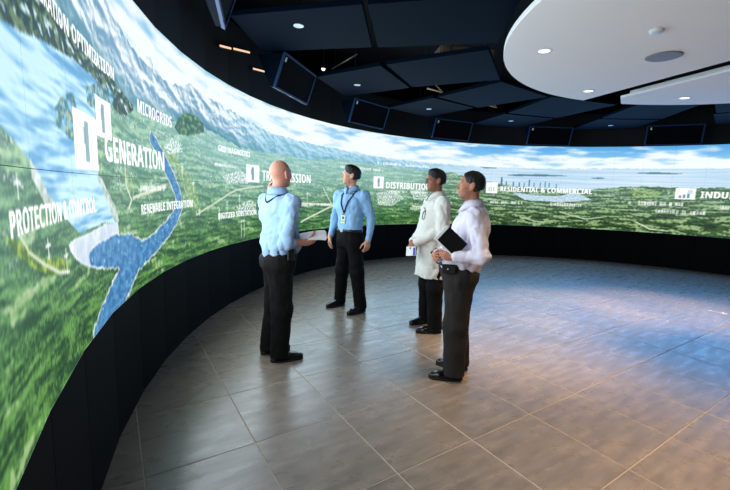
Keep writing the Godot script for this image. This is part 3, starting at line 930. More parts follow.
func build_canopy() -> void:
	var c := Vector2(3.86, -3.271)
	var r := 2.69
	var low := 2.895
	# the west part: the circle up to the straight gap
	var p0 := Vector2(3.04, -5.80)
	var d0 := Vector2(0.258, 0.966)
	var p1 := Vector2(3.426, -5.616)
	var west := []
	var east := []
	for i in 160:
		var g := TAU * i / 160
		var p := c + Vector2(cos(g), sin(g)) * r
		if d0.cross(p - p0) > 0.0: west.append([g, p])
		elif d0.cross(p - p1) < 0.0 and Vector2(0.229, -0.346).cross(p - p1) > 0.0: east.append([g, p])
	for piece in 2:
		var ring: Array = [west, east][piece]
		# begin after the jump in angle
		var cut := 0
		for i in ring.size():
			var j := (i + 1) % ring.size()
			if ring[i][1].distance_to(ring[j][1]) > 0.5: cut = j
		var poly := []
		for i in ring.size(): poly.append(ring[(cut + i) % ring.size()][1])
		var origin := p0 if piece == 0 else p1
		if piece == 1:
			# the straight edge starts at its corner on the gap
			var far: Vector2 = poly[0] if poly[0].distance_to(p1) > poly[-1].distance_to(p1) else poly[-1]
			var along: Vector2 = p1 + d0 * (far - p1).dot(d0)
			if poly[-1].distance_to(p1) < poly[0].distance_to(p1): poly.append(p1); poly.append(along)
			else: poly.push_front(p1); poly.push_front(along)
		var o := thing("canopy", Vector3(origin.x, low, origin.y))
		var local := []
		for p in poly: local.append(p - origin)
		put(plate(local, 0.0, 0.05 if piece == 0 else 0.03), "board", M.white, o)
		if piece == 1:
			var inner := []
			var mid := Vector2.ZERO
			for p in local: mid += p / local.size()
			for p in local: inner.append(p.lerp(mid, 0.035))
			put(plate(inner, 0.031, 0.05), "upstand", M.white, o)
		for q in ([Vector2(-0.6, 1.2), Vector2(-0.5, 3.0)] if piece == 0 else [Vector2(1.0, 1.2), Vector2(1.3, 3.0)]):
			put(tube_mesh([Vector3(q.x, 0.03, q.y), Vector3(q.x, 1.42, q.y)], 0.008, 6), "hanger_rod", M.black, o)
		var lamps := [Vector2(1.64, -3.964), Vector2(2.82, -5.32), Vector2(1.75, -2.5), Vector2(2.7, -1.5)] if piece == 0 else [Vector2(4.21, -5.5), Vector2(5.6, -4.6), Vector2(5.9, -3.0), Vector2(4.6, -1.2)]
		for q in lamps:
			downlight(o, Vector3(q.x - origin.x, -0.001, q.y - origin.y), 0.075, true)
			var l := SpotLight3D.new()
			l.name = "downlight_beam"
			o.add_child(l, true)
			l.position = Vector3(q.x - origin.x, -0.03, q.y - origin.y)
			l.rotation.x = -PI / 2
			l.light_color = Color(1.0, 0.85, 0.66)
			var pool: bool = q.y < -3.5 and q.x < 4.5
			l.light_energy = SPOT_LIGHT * (1.7 if pool else 1.0)
			l.spot_angle = 27.0 if pool else 36.0
			l.spot_angle_attenuation = 0.85
			l.spot_range = 15.0
			l.spot_attenuation = 2.0
			l.light_size = 0.05
			l.shadow_enabled = true
		if piece == 0:
			var sp := put(lathe_mesh([Vector2(0.15, 0.002), Vector2(0.15, -0.006), Vector2(0.14, -0.01), Vector2(0.0, -0.012)], 32), "speaker_grille", M.grille, o)
			sp.position = Vector3(2.8 - origin.x, 0, -3.99 - origin.y)
			var det := put(lathe_mesh([Vector2(0.05, 0.002), Vector2(0.05, -0.018), Vector2(0.035, -0.028), Vector2(0.0, -0.03)], 24), "smoke_detector", M.trim, o)
			det.position = Vector3(2.31 - origin.x, 0, -3.41 - origin.y)
			tag(o, "round-edged white canopy with two lit downlights, a speaker grille and a detector", "canopy")
		else:
			tag(o, "white canopy section beyond the dark gap, with one lit downlight in view", "canopy")

# ---------------------------------------------------------------- a body as a smooth field of tapered bones, meshed as surface nets
class Field:
	var kind := PackedInt32Array()
	var a := PackedVector3Array()
	var ba := PackedVector3Array()
	var inv := PackedFloat32Array()
	var ra := PackedFloat32Array()
	var rb := PackedFloat32Array()
	var k := PackedFloat32Array()
	var rad := PackedVector3Array()
	var spin: Array[Basis] = []
	var loft := []
	var cuts: Array[Plane] = []
	var fold: FastNoiseLite = null
	var fold_size := 0.0
	var fold_scale := Vector3.ONE

	func add(t: int, at: Vector3, to: Vector3, r0: float, r1: float, soft: float, radii := Vector3.ONE, b := Basis.IDENTITY, stations := []) -> void:
		kind.append(t); a.append(at); ba.append(to - at)
		inv.append(1.0 / maxf((to - at).length_squared(), 1e-9))
		ra.append(r0); rb.append(r1); k.append(soft); rad.append(radii); spin.append(b.inverse()); loft.append(stations)

	func bone(at: Vector3, to: Vector3, r0: float, r1: float, soft := 0.02) -> void:
		add(0, at, to, r0, r1, soft)

	func egg(at: Vector3, radii: Vector3, soft := 0.02, b := Basis.IDENTITY) -> void:
		add(1, at, at, 0, 0, soft, radii, b)

	func dent(at: Vector3, radii: Vector3, soft := 0.01, b := Basis.IDENTITY) -> void:
		add(3, at, at, 0, 0, soft, radii, b)

	func trunk(stations: Array, soft := 0.03) -> void:
		# each station: height, centre x, centre z, half width, half depth, yaw
		add(2, Vector3.ZERO, Vector3.UP, 0, 0, soft, Vector3.ONE, Basis.IDENTITY, stations)

	func one(i: int, p: Vector3) -> float:
		var t := kind[i]
		if t == 0:
			var pa := p - a[i]
			var h := clampf(pa.dot(ba[i]) * inv[i], 0.0, 1.0)
			return (pa - ba[i] * h).length() - lerpf(ra[i], rb[i], h)
		if t == 2:
			var s: Array = loft[i]
			var n := s.size()
			var y := clampf(p.y, s[0][0], s[n - 1][0])
			var j := 0
			while j < n - 2 and y > s[j + 1][0]: j += 1
			var g: float = (y - s[j][0]) / (s[j + 1][0] - s[j][0])
			var u: Array = s[j]
			var v: Array = s[j + 1]
			var m: Array = s[maxi(j - 1, 0)]
			var w: Array = s[mini(j + 2, n - 1)]
			var yaw: float = lerpf(u[5], v[5], g)
			var x: float = p.x - lerpf(u[1], v[1], g)
			var z: float = p.z - lerpf(u[2], v[2], g)
			var c := cos(yaw)
			var q := sin(yaw)
			var lx := c * x - q * z
			var lz := q * x + c * z
			var rx: float = cubic_interpolate(u[3], v[3], m[3], w[3], g)
			var rz: float = cubic_interpolate(u[4], v[4], m[4], w[4], g)
			# a slightly square section
			var e := (pow(pow(absf(lx) / rx, 2.3) + pow(absf(lz) / rz, 2.3), 0.4348) - 1.0) * minf(rx, rz)
			var over := maxf(s[0][0] - p.y, p.y - s[n - 1][0])
			if over <= 0.0: return maxf(e, over)
			return over if e <= 0.0 else sqrt(e * e + over * over)
		var r := rad[i]
		var d := spin[i] * (p - a[i])
		var e1 := d / r
		var k0 := e1.length()
		var k1 := (e1 / r).length()
		return k0 * (k0 - 1.0) / maxf(k1, 1e-5) if k0 > 1e-4 else -minf(r.x, minf(r.y, r.z))

	func value(p: Vector3, list: PackedInt32Array) -> float:
		var d := 1.0
		for i in list:
			var e := one(i, p)
			var s := k[i]
			if kind[i] == 3:
				var h1 := maxf(s - absf(d + e), 0.0) / s
				d = maxf(d, -e) + h1 * h1 * s * 0.25
			else:
				var h2 := maxf(s - absf(d - e), 0.0) / s
				d = minf(d, e) - h2 * h2 * s * 0.25
		for c in cuts: d = maxf(d, c.distance_to(p))
		if fold: d += fold.get_noise_3d(p.x * fold_scale.x, p.y * fold_scale.y, p.z * fold_scale.z) * fold_size
		return d

	func all() -> PackedInt32Array:
		return PackedInt32Array(range(kind.size()))

	func near(p: Vector3, reach: float) -> PackedInt32Array:
		var out := PackedInt32Array()
		var best := 1e9
		var es := PackedFloat32Array()
		for i in kind.size():
			var e := one(i, p)
			es.append(e)
			if kind[i] != 3: best = minf(best, e)
		for i in kind.size():
			if es[i] - k[i] < (best + reach if kind[i] != 3 else reach): out.append(i)
		return out

	func skin_at(from: Vector3, dir: Vector3, lift: float) -> Vector3:
		# march from inside outwards to the surface
		var list := all()
		var t := 0.0
		for i in 200:
			if value(from + dir * t, list) > lift: break
			t += 0.003
		return from + dir * t

class Net:
	var v := PackedVector3Array()
	var n := PackedVector3Array()
	var c := PackedColorArray()
	var ix := PackedInt32Array()
	var tint := Color.WHITE

	func mesh() -> ArrayMesh:
		var arr := []
		arr.resize(Mesh.ARRAY_MAX)
		arr[Mesh.ARRAY_VERTEX] = v
		arr[Mesh.ARRAY_NORMAL] = n
		arr[Mesh.ARRAY_COLOR] = c
		arr[Mesh.ARRAY_INDEX] = ix
		var m := ArrayMesh.new()
		m.add_surface_from_arrays(Mesh.PRIMITIVE_TRIANGLES, arr)
		return m

	var face := false
	var face_frame := Transform3D.IDENTITY
	var lips := Color.WHITE
	var beard := Color.WHITE

	func shade(p: Vector3) -> Color:
		if not face: return tint
		var q := face_frame * p
		if absf(q.x) < 0.021 and q.y < -0.049 and q.y > -0.071 and q.z > 0.075: return lips
		if q.z > 0.0 and q.y < -0.045 and q.y > -0.115: return beard
		return tint

	func grow(f: Field, lo: Vector3, hi: Vector3, cell: float) -> void:
		var B := 6
		var nb := Vector3i(((hi - lo) / (cell * B)).ceil())
		var nx := nb.x * B
		var ny := nb.y * B
		var nz := nb.z * B
		var sx := nx + 1
		var sxy := sx * (ny + 1)
		var val := PackedFloat32Array(); val.resize(sxy * (nz + 1))
		var known := PackedByteArray(); known.resize(sxy * (nz + 1))
		var reach := cell * B * 0.87
		var blocks: Array[Vector3i] = []
		for bz in nb.z:
			for by in nb.y:
				for bx in nb.x:
					var mid := lo + Vector3(bx + 0.5, by + 0.5, bz + 0.5) * cell * B
					var list := f.near(mid, reach * 2.0 + 0.01)
					var d := f.value(mid, list)
					if absf(d) > reach * 1.5 + f.fold_size: continue
					blocks.append(Vector3i(bx, by, bz))
					for z in B + 1:
						for y in B + 1:
							var at := (bz * B + z) * sxy + (by * B + y) * sx + bx * B
							for x in B + 1:
								if known[at + x] == 0:
									known[at + x] = 1
									val[at + x] = f.value(lo + Vector3(bx * B + x, by * B + y, bz * B + z) * cell, list)
		var corner := PackedInt32Array([0, 1, sx, sx + 1, sxy, sxy + 1, sxy + sx, sxy + sx + 1])
		var off := PackedVector3Array()
		for i in 8: off.append(Vector3(i & 1, (i >> 1) & 1, (i >> 2) & 1))
		var edges := PackedInt32Array([0, 1, 2, 3, 4, 5, 6, 7, 0, 2, 1, 3, 4, 6, 5, 7, 0, 4, 1, 5, 2, 6, 3, 7])
		var index := PackedInt32Array(); index.resize(sxy * (nz + 1)); index.fill(-1)
		var cells := PackedInt32Array()
		for b in blocks:
			for z in range(b.z * B, b.z * B + B):
				for y in range(b.y * B, b.y * B + B):
					for x in range(b.x * B, b.x * B + B):
						var at := z * sxy + y * sx + x
						var inside := 0
						for i in 8:
							if val[at + corner[i]] < 0.0: inside += 1
						if inside == 0 or inside == 8: continue
						var sum := Vector3.ZERO
						var count := 0
						for e in 12:
							var p := edges[e * 2]
							var q := edges[e * 2 + 1]
							var vp := val[at + corner[p]]
							var vq := val[at + corner[q]]
							if (vp < 0.0) != (vq < 0.0):
								sum += off[p].lerp(off[q], vp / (vp - vq))
								count += 1
						var g := Vector3.ZERO
						for i in 8: g += (off[i] * 2.0 - Vector3.ONE) * val[at + corner[i]]
						var pos := lo + (Vector3(x, y, z) + sum / count) * cell
						index[at] = v.size()
						cells.append(at)
						v.append(pos)
						n.append(g.normalized())
						c.append(shade(pos))
		var steps := [[1, sx, sxy], [sx, sxy, 1], [sxy, 1, sx]]
		for at in cells:
			for s in steps:
				var v0 := val[at]
				var v1 := val[at + s[0]]
				if (v0 < 0.0) == (v1 < 0.0): continue
				var i1: int = at - s[1]
				var i2: int = at - s[2]
				var i3: int = at - s[1] - s[2]
				if i3 < 0 or i1 < 0 or i2 < 0: continue
				var q0 := index[at]
				var q1 := index[i1]
				var q2 := index[i3]
				var q3 := index[i2]
				if q1 < 0 or q2 < 0 or q3 < 0: continue
				if v0 < 0.0: ix.append_array(PackedInt32Array([q0, q2, q1, q0, q3, q2]))
				else: ix.append_array(PackedInt32Array([q0, q1, q2, q0, q2, q3]))

func cloth(color: Color, rough := 0.85) -> StandardMaterial3D:
	var m := paint(color, rough, 0.0, 0.3)
	return m

func skin_material() -> StandardMaterial3D:
	var m := paint(Color.WHITE, 0.52, 0.0, 0.4)
	m.vertex_color_use_as_albedo = true
	return m

func lin(r: int, g: int, b: int) -> Color:
	return Color(r / 255.0, g / 255.0, b / 255.0).srgb_to_linear()

func field_of_head(x: Transform3D) -> Field:
	var f := Field.new()
	var b := x.basis
	f.egg(x * Vector3(0, 0.028, -0.012), Vector3(0.075, 0.088, 0.098), 0.03, b)
	f.egg(x * Vector3(0, -0.02, 0.022), Vector3(0.062, 0.085, 0.068), 0.03, b)
	f.egg(x * Vector3(0, -0.070, 0.032), Vector3(0.050, 0.042, 0.050), 0.03, b)
	f.bone(x * Vector3(-0.012, -0.094, 0.066), x * Vector3(0.012, -0.094, 0.066), 0.017, 0.017, 0.02)
	for s in [-1.0, 1.0]:
		f.egg(x * Vector3(0.042 * s, -0.018, 0.056), Vector3(0.022, 0.02, 0.022), 0.025, b)
	f.bone(x * Vector3(-0.036, 0.024, 0.077), x * Vector3(0.036, 0.024, 0.077), 0.011, 0.011, 0.02)
	for s in [-1.0, 1.0]:
		f.dent(x * Vector3(0.031 * s, 0.004, 0.096), Vector3(0.017, 0.011, 0.014), 0.012, b)
	f.bone(x * Vector3(0, 0.014, 0.086), x * Vector3(0, -0.026, 0.107), 0.008, 0.0125, 0.012)
	for s in [-1.0, 1.0]:
		f.egg(x * Vector3(0.013 * s, -0.031, 0.094), Vector3(0.008, 0.007, 0.010), 0.008, b)
		f.bone(x * Vector3(0.020 * s, -0.056, 0.078), x * Vector3(0, -0.053, 0.090), 0.004, 0.0065, 0.005)
		f.bone(x * Vector3(0.018 * s, -0.061, 0.078), x * Vector3(0, -0.065, 0.087), 0.004, 0.0075, 0.005)
		f.egg(x * Vector3(0.078 * s, -0.004, -0.010), Vector3(0.009, 0.033, 0.020), 0.008, b * Basis(Vector3.UP, -0.35 * s) * Basis(Vector3.RIGHT, -0.15))
		f.egg(x * Vector3(0.074 * s, -0.030, -0.002), Vector3(0.007, 0.010, 0.009), 0.008, b)
	return f

func add_hand(f: Field, x: Transform3D, side: float, curl: float, thumb_in: float, spread := 1.0) -> void:
	# x: wrist; z towards the fingers, -y the palm's side, side * x the thumb's side
	f.bone(x * Vector3(0, 0, -0.03), x * Vector3(0, 0, 0.01), 0.026, 0.025, 0.015)
	f.egg(x * Vector3(0, -0.002, 0.048), Vector3(0.041, 0.017, 0.052), 0.018, x.basis)
	f.egg(x * Vector3(0.022 * side, -0.012, 0.032), Vector3(0.018, 0.016, 0.03), 0.014, x.basis)
	var roots := [0.029, 0.0095, -0.0105, -0.029]
	var lengths := [0.072, 0.080, 0.075, 0.058]
	for i in 4:
		var p := Vector3(roots[i] * side, 0.0, 0.082 - 0.006 * absf(i - 1.2))
		var g := curl * 0.75 + 0.08 * i * curl
		var yaw: float = roots[i] * 2.2 * spread * side
		f.bone(x * Vector3(p.x * 0.9, 0, 0.055), x * p, 0.011, 0.0102, 0.01)
		for j in 3:
			var l: float = lengths[i] * [0.46, 0.31, 0.23][j]
			var q := p + Vector3(sin(yaw) * cos(g), -sin(g), cos(g) * cos(yaw)) * l
			f.bone(x * p, x * q, [0.0098, 0.0088, 0.0080][j], [0.0088, 0.0080, 0.0068][j], 0.004)
			p = q
			g += curl * [0.95, 0.75, 0.5][j]
	var t0 := Vector3(0.026 * side, -0.008, 0.022)
	var t1 := t0 + Vector3(0.026 * side, -0.012 - 0.012 * thumb_in, 0.030)
	var t2 := t1 + Vector3((0.014 - 0.02 * thumb_in) * side, -0.010 - 0.016 * thumb_in, 0.027)
	var t3 := t2 + Vector3((0.004 - 0.014 * thumb_in) * side, -0.006 - 0.008 * thumb_in, 0.024)
	f.bone(x * t0, x * t1, 0.0135, 0.0115, 0.012)
	f.bone(x * t1, x * t2, 0.0112, 0.0100, 0.005)
	f.bone(x * t2, x * t3, 0.0100, 0.0080, 0.005)

func frame(at: Vector3, fingers: Vector3, back: Vector3) -> Transform3D:
	var z := fingers.normalized()
	var y := (back - z * back.dot(z)).normalized()
	return Transform3D(Basis(y.cross(z), y, z), at)

func person(spec: Dictionary) -> Dictionary:
	var h: float = spec.height / 1.78
	var root := thing("person", spec.at, deg_to_rad(spec.turn))
	root.scale = Vector3.ONE * h
	tag(root, spec.label, "person")
	var tw := deg_to_rad(spec.twist)
	var T := Transform3D(Basis(Vector3.UP, tw), spec.get("sway", Vector3.ZERO))
	var wide: float = spec.get("wide", 1.0)
	var belly: float = spec.get("belly", 0.0)
	var deep: float = spec.get("deep", 1.0)
	var seat: float = spec.get("seat", 0.0)
	var sw: Vector3 = T.origin
	# stations of the shirt from below the belt to the neck
	var base := [[0.95, 0.168, 0.122, -0.008], [1.00, 0.174, 0.128, 0.0], [1.05, 0.178, 0.130, 0.002], [1.12, 0.170, 0.120, 0.0], [1.21, 0.172, 0.122, 0.0], [1.30, 0.184, 0.130, 0.0], [1.375, 0.182, 0.122, -0.006], [1.43, 0.152, 0.100, -0.016], [1.475, 0.088, 0.072, -0.024], [1.505, 0.064, 0.062, -0.024]]
	var trunk := []
	var inner := []
	for s in base:
		var b := belly * exp(-pow((s[0] - 1.08) / 0.13, 2.0))
		var g := clampf((s[0] - 0.95) / 0.3, 0.0, 1.0)
		var c := Basis(Vector3.UP, tw * g) * Vector3(0, 0, s[3] + b * 0.55 - (deep - 1.0) * 0.08)
		trunk.append([s[0], sw.x * g + c.x, sw.z * g + c.z, s[1] * wide + b * 0.35, s[2] * deep + b, tw * g])
		inner.append([s[0], sw.x * g + c.x, sw.z * g + c.z, (s[1] * wide + b * 0.35) * (0.84 if s[0] < 1.46 else 0.86), (s[2] * deep + b) * 0.80, tw * g])
	var shoulder := {}
	for s in [-1.0, 1.0]: shoulder[s] = T * Vector3(0.182 * s * wide, 1.425, -0.014)
	# ---- clothes
	var shirt := Field.new()
	shirt.fold = FastNoiseLite.new()
	shirt.fold.seed = spec.seed
	shirt.fold.frequency = 1.0
	shirt.fold.fractal_type = FastNoiseLite.FRACTAL_RIDGED
	shirt.fold.fractal_octaves = 2
	shirt.fold_size = spec.get("crease", 0.013)
	shirt.fold_scale = Vector3(6.0, 4.2, 6.0)
	if spec.has("coat"):
		var low: float = spec.coat
		var skirt := [[low, 0, 0, 0.205, 0.165, 0.0], [0.72, 0, 0, 0.200, 0.160, 0.0], [0.86, 0, 0, 0.195, 0.158, 0.0]]
		for s in trunk: s[3] += 0.012; s[4] += 0.012
		trunk[0][3] = 0.195; trunk[0][4] = 0.168
		shirt.trunk(skirt + trunk, 0.02)
	else:
		shirt.trunk(trunk, 0.02)
	for s in [-1.0, 1.0]:
		var arm: Array = spec.arms[0 if s < 0 else 1]
		var sh: Vector3 = shoulder[s]
		var el: Vector3 = T * arm[0]
		var wr: Vector3 = T * arm[1]
		var thick: float = spec.get("sleeve", 1.0)
		shirt.bone(T * Vector3(0.05 * s, 1.455, -0.02), sh + Vector3(0, 0.0, 0), 0.050, 0.062, 0.05)
		shirt.bone(sh, el, 0.066 * thick, 0.056 * thick, 0.045)
		var reach: float = arm[2]
		shirt.bone(el, el.lerp(wr, reach), 0.056 * thick, lerpf(0.055, 0.040, reach) * thick, 0.02)
	var sn := Net.new()
	var lo := Vector3(-0.5, spec.get("coat", 0.93) - 0.04, -0.42)
	sn.grow(shirt, lo, Vector3(0.5, 1.56, 0.46), 0.012)
	var shirt_node := put(sn.mesh(), spec.get("top_name", "shirt"), spec.shirt, root)
	var pants := Field.new()
	pants.fold = FastNoiseLite.new()
	pants.fold.seed = spec.seed + 50
	pants.fold.frequency = 1.0
	pants.fold_size = 0.010
	pants.fold_scale = Vector3(11.0, 6.0, 11.0)
	var waist: float = 0.0 if spec.has("coat") else belly * 0.72
	pants.trunk([[0.80, 0, -0.004 - seat * 0.6, 0.155, 0.112 + seat * 0.6, 0.0], [0.86, 0, -0.010 - seat * 0.8, 0.180 * wide, 0.134 + seat, 0.0], [0.93, 0, -0.008 - seat * 0.7 + waist * 0.1, 0.180 * wide, 0.136 + waist * 0.4 + seat, 0.0], [0.99, 0, waist * 0.4, 0.172 * wide, 0.124 + waist * 0.85, 0.0], [1.02, 0, waist * 0.5, 0.170 * wide, 0.122 + waist * 0.95, 0.0]], 0.04)
	var body := Field.new()
	body.trunk(inner, 0.02)
	body.trunk([[0.80, 0, -0.004, 0.132, 0.094, 0.0], [0.90, 0, -0.008, 0.160, 0.116, 0.0], [1.0, 0, 0.0, 0.152, 0.105, 0.0]], 0.03)
	for i in 2:
		var s := -1.0 if i == 0 else 1.0
		var ft: Array = spec.feet[i]
		var hip := Vector3(0.086 * s * wide, 0.88, -0.005)
		var yaw := deg_to_rad(ft[2])
		var heel := Vector3(ft[0], 0.0, ft[1])
		var ankle := heel + Vector3(0, 0.085, 0) - Vector3(sin(yaw), 0, cos(yaw)) * 0.045
		var knee: Vector3 = hip.lerp(ankle, 0.5) + Vector3(sin(yaw), 0, cos(yaw)) * ft[3]
		var lw: float = spec.get("leg", 1.0)
		pants.bone(hip - Vector3(0, 0, seat * 0.7), knee, 0.102 * lw + seat * 0.4, 0.087 * lw, 0.05)
		pants.bone(knee, ankle + Vector3(0, -0.02, 0.004), 0.087 * lw, 0.078 * lw, 0.04)
		body.bone(hip, knee, 0.075, 0.055, 0.04)
		body.bone(knee, ankle, 0.052, 0.036, 0.03)
		body.bone(ankle, ankle + Vector3(sin(yaw), -0.4, cos(yaw)) * 0.1, 0.034, 0.03, 0.02)
		shoe(root, heel, yaw)
	pants.cuts = [Plane(Vector3.DOWN, -0.042)]
	var pn := Net.new()
	pn.grow(pants, Vector3(-0.42, 0.02, -0.36), Vector3(0.42, 1.05, 0.40), 0.0125)
	put(pn.mesh(), "trousers", spec.trousers, root)
	# ---- the body under the clothes, with head and hands of finer mesh
	for s in [-1.0, 1.0]:
		var arm: Array = spec.arms[0 if s < 0 else 1]
		body.bone(T * Vector3(0.05 * s, 1.44, -0.02), shoulder[s], 0.035, 0.044, 0.03)
		body.bone(shoulder[s], T * arm[0], 0.046, 0.038, 0.02)
		body.bone(T * arm[0], T * arm[1], 0.040, 0.026, 0.015)
	var neck: Vector3 = T * Vector3(0, 1.49, -0.026)
	var head := Transform3D(Basis(Vector3.UP, deg_to_rad(spec.look)) * Basis(Vector3.RIGHT, deg_to_rad(-spec.nod)), T * Vector3(0, 1.664, 0.006))
	body.bone(neck - Vector3(0, 0.06, 0), neck, 0.06, 0.054, 0.02)
	var net := Net.new()
	var tone: Color = spec.skin
	net.tint = tone
	net.grow(body, Vector3(-0.46, 0.02, -0.4), Vector3(0.46, 1.53, 0.44), 0.024)
	var hf := field_of_head(head)
	hf.bone(neck, head * Vector3(0, -0.045, -0.022), 0.054, 0.050, 0.03)
	net.lips = tone.lerp(lin(150, 70, 65), 0.55)
	net.beard = tone.lerp(lin(70, 60, 58), spec.get("stubble", 0.15))
	net.face_frame = head.affine_inverse()
	net.face = true
	net.grow(hf, head.origin - Vector3(0.135, 0.20, 0.135), head.origin + Vector3(0.135, 0.135, 0.135), 0.0054)
	net.face = false
	for i in 2:
		var s := -1.0 if i == 0 else 1.0
		var arm: Array = spec.arms[i]
		var wr: Vector3 = T * arm[1]
		var el: Vector3 = T * arm[0]
		var hd := Field.new()
		var fr := frame(wr, T.basis * arm[3], T.basis * arm[4])
		add_hand(hd, fr, -s, arm[5], arm[6])
		var short: Vector3 = wr + (el - wr).normalized() * 0.14
		hd.bone(short, wr, 0.034, 0.027, 0.02)
		var a := fr * Vector3(0, 0, 0.07)
		net.grow(hd, a - Vector3.ONE * 0.135, a + Vector3.ONE * 0.135, 0.005)
	put(net.mesh(), "body", M.skin, root)
	# ---- the face
	for s in [-1.0, 1.0]:
		var eye := put(ball(0.0125), "eye", M.eye_white, root)
		eye.transform = Transform3D(head.basis, head * Vector3(0.031 * s, 0.004, 0.0745))
		var iris := put(ball(0.0068), "iris", M.iris, eye)
		iris.position = Vector3(0, 0.001, 0.0072)
		var brow := []
		for q in 5: brow.append(head * Vector3((0.014 + 0.0085 * q) * s, 0.024 + 0.004 * sin(q * 0.8), 0.0885 - 0.0016 * q * q))
		if spec.brow: put(tube_mesh(brow, 0.0038, 6), "eyebrow", spec.brow, root)
	if spec.has("hair"):
		var hair := field_of_hair(head, spec.hairline)
		hair.fold = FastNoiseLite.new(); hair.fold.seed = 9; hair.fold.frequency = 1.0
		hair.fold_size = 0.005
		hair.fold_scale = Vector3(45, 30, 45)
		var hn := Net.new()
		hn.grow(hair, head.origin - Vector3.ONE * 0.135, head.origin + Vector3.ONE * 0.135, 0.005)
		put(hn.mesh(), "hair", spec.hair, root)
	return {"root": root, "T": T, "head": head, "shirt": shirt, "pants": pants, "neck": neck}

func ball(r: float) -> SphereMesh:
	var m := SphereMesh.new()
	m.radius = r; m.height = r * 2; m.radial_segments = 14; m.rings = 8
	return m

func field_of_hair(x: Transform3D, style: String) -> Field:
	var f := Field.new()
	var b := x.basis
	f.egg(x * Vector3(0, 0.032, -0.015), Vector3(0.081, 0.094, 0.104), 0.02, b)
	f.egg(x * Vector3(0, -0.02, -0.052), Vector3(0.068, 0.066, 0.055), 0.03, b)
	if style == "full": f.egg(x * Vector3(0.01, 0.095, 0.03), Vector3(0.06, 0.032, 0.06), 0.03, b)
	f.dent(x * Vector3(0, -0.045 if style == "full" else -0.01, 0.112), Vector3(0.085, 0.105, 0.088 if style == "full" else 0.098), 0.012, b)
	for s in [-1.0, 1.0]:
		f.dent(x * Vector3(0.092 * s, -0.03, 0.012), Vector3(0.03, 0.052, 0.036), 0.008, b)
	var n := b * Vector3(0, -1, -0.35).normalized()
	f.cuts = [Plane(n, n.dot(x * Vector3(0, -0.058, -0.01)))]
	return f

func shoe(root: Node3D, at: Vector3, yaw: float) -> void:
	if not M.has("shoe_mesh"):
		var f := Field.new()
		for s in [-1.0, 1.0]:
			f.bone(Vector3(0.008 * s, 0.045, -0.085), Vector3(0.012 * s, 0.050, 0.0), 0.034, 0.036, 0.02)
			f.bone(Vector3(0.012 * s, 0.048, 0.0), Vector3(0.016 * s, 0.036, 0.085), 0.036, 0.030, 0.02)
			f.bone(Vector3(0.016 * s, 0.034, 0.085), Vector3(0.008 * s, 0.028, 0.150), 0.030, 0.022, 0.02)
		f.bone(Vector3(0, 0.07, -0.075), Vector3(0, 0.10, -0.06), 0.036, 0.036, 0.03)
		f.cuts = [Plane(Vector3.DOWN, -0.018)]
		var n := Net.new()
		n.grow(f, Vector3(-0.07, 0.0, -0.14), Vector3(0.07, 0.15, 0.19), 0.006)
		M.shoe_mesh = n.mesh()
		var outline := []
		for i in 20:
			var g := TAU * i / 20
			var z := cos(g) * 0.148 + 0.027
			var w := (0.042 + 0.010 * sin((z + 0.12) * 11.0)) * absf(sin(g)) ** 0.55
			outline.append(Vector2(w * (1.0 if sin(g) > 0 else -1.0), z))
		M.sole_mesh = plate(outline, 0.0, 0.02)
		var heel := []
		for p in outline:
			if p.y < -0.03: heel.append(p)
		var lace := start()
		for i in 4:
			var z := 0.012 + 0.02 * i
			box_into(lace, Vector3(0.034, 0.004, 0.006), Transform3D(Basis(Vector3.RIGHT, 0.2), Vector3(0, 0.0865 - 0.0062 * i, z)), 0.001)
		M.lace_mesh = done(lace)
	var o := put(M.shoe_mesh, "shoe", M.leather, root)
	o.position = at
	o.rotation.y = yaw
	put(M.sole_mesh, "sole", M.sole, o)
	put(M.lace_mesh, "laces", M.lace, o)

func collar(p: Dictionary, material: Material, spread := 0.0) -> void:
	# a turned-down shirt collar: a band round the neck with two points in front
	var st := SurfaceTool.new()
	st.begin(Mesh.PRIMITIVE_TRIANGLES)
	st.set_smooth_group(1)
	var T: Transform3D = p.T
	var n := 36
	var rows := []
	for i in n + 1:
		var g := lerpf(0.16, TAU - 0.16, float(i) / n)   # 0 is the front
		var dir := Vector3(sin(g), 0, cos(g))
		var front := pow(maxf(cos(g), 0.0), 3.0)
		var top := Vector3(dir.x * 0.066, 1.546 - 0.030 * front - 0.004 * cos(g), dir.z * 0.070 - 0.020)
		var ridge := Vector3(dir.x * 0.074, 1.550 - 0.030 * front - 0.004 * cos(g), dir.z * 0.078 - 0.020)
		var low := Vector3(dir.x * (0.102 + 0.004 * front), 1.494 - 0.055 * front, dir.z * (0.098 + 0.028 * front) - 0.020)
		var under := Vector3(dir.x * 0.094, 1.488 - 0.050 * front, dir.z * (0.090 + 0.026 * front) - 0.020)
		rows.append([T * top, T * ridge, T * low, T * under])
	for i in n:
		for k in 3: quad(st, rows[i][k], rows[i + 1][k], rows[i + 1][k + 1], rows[i][k + 1])
	put(done(st), "collar", material, p.root)

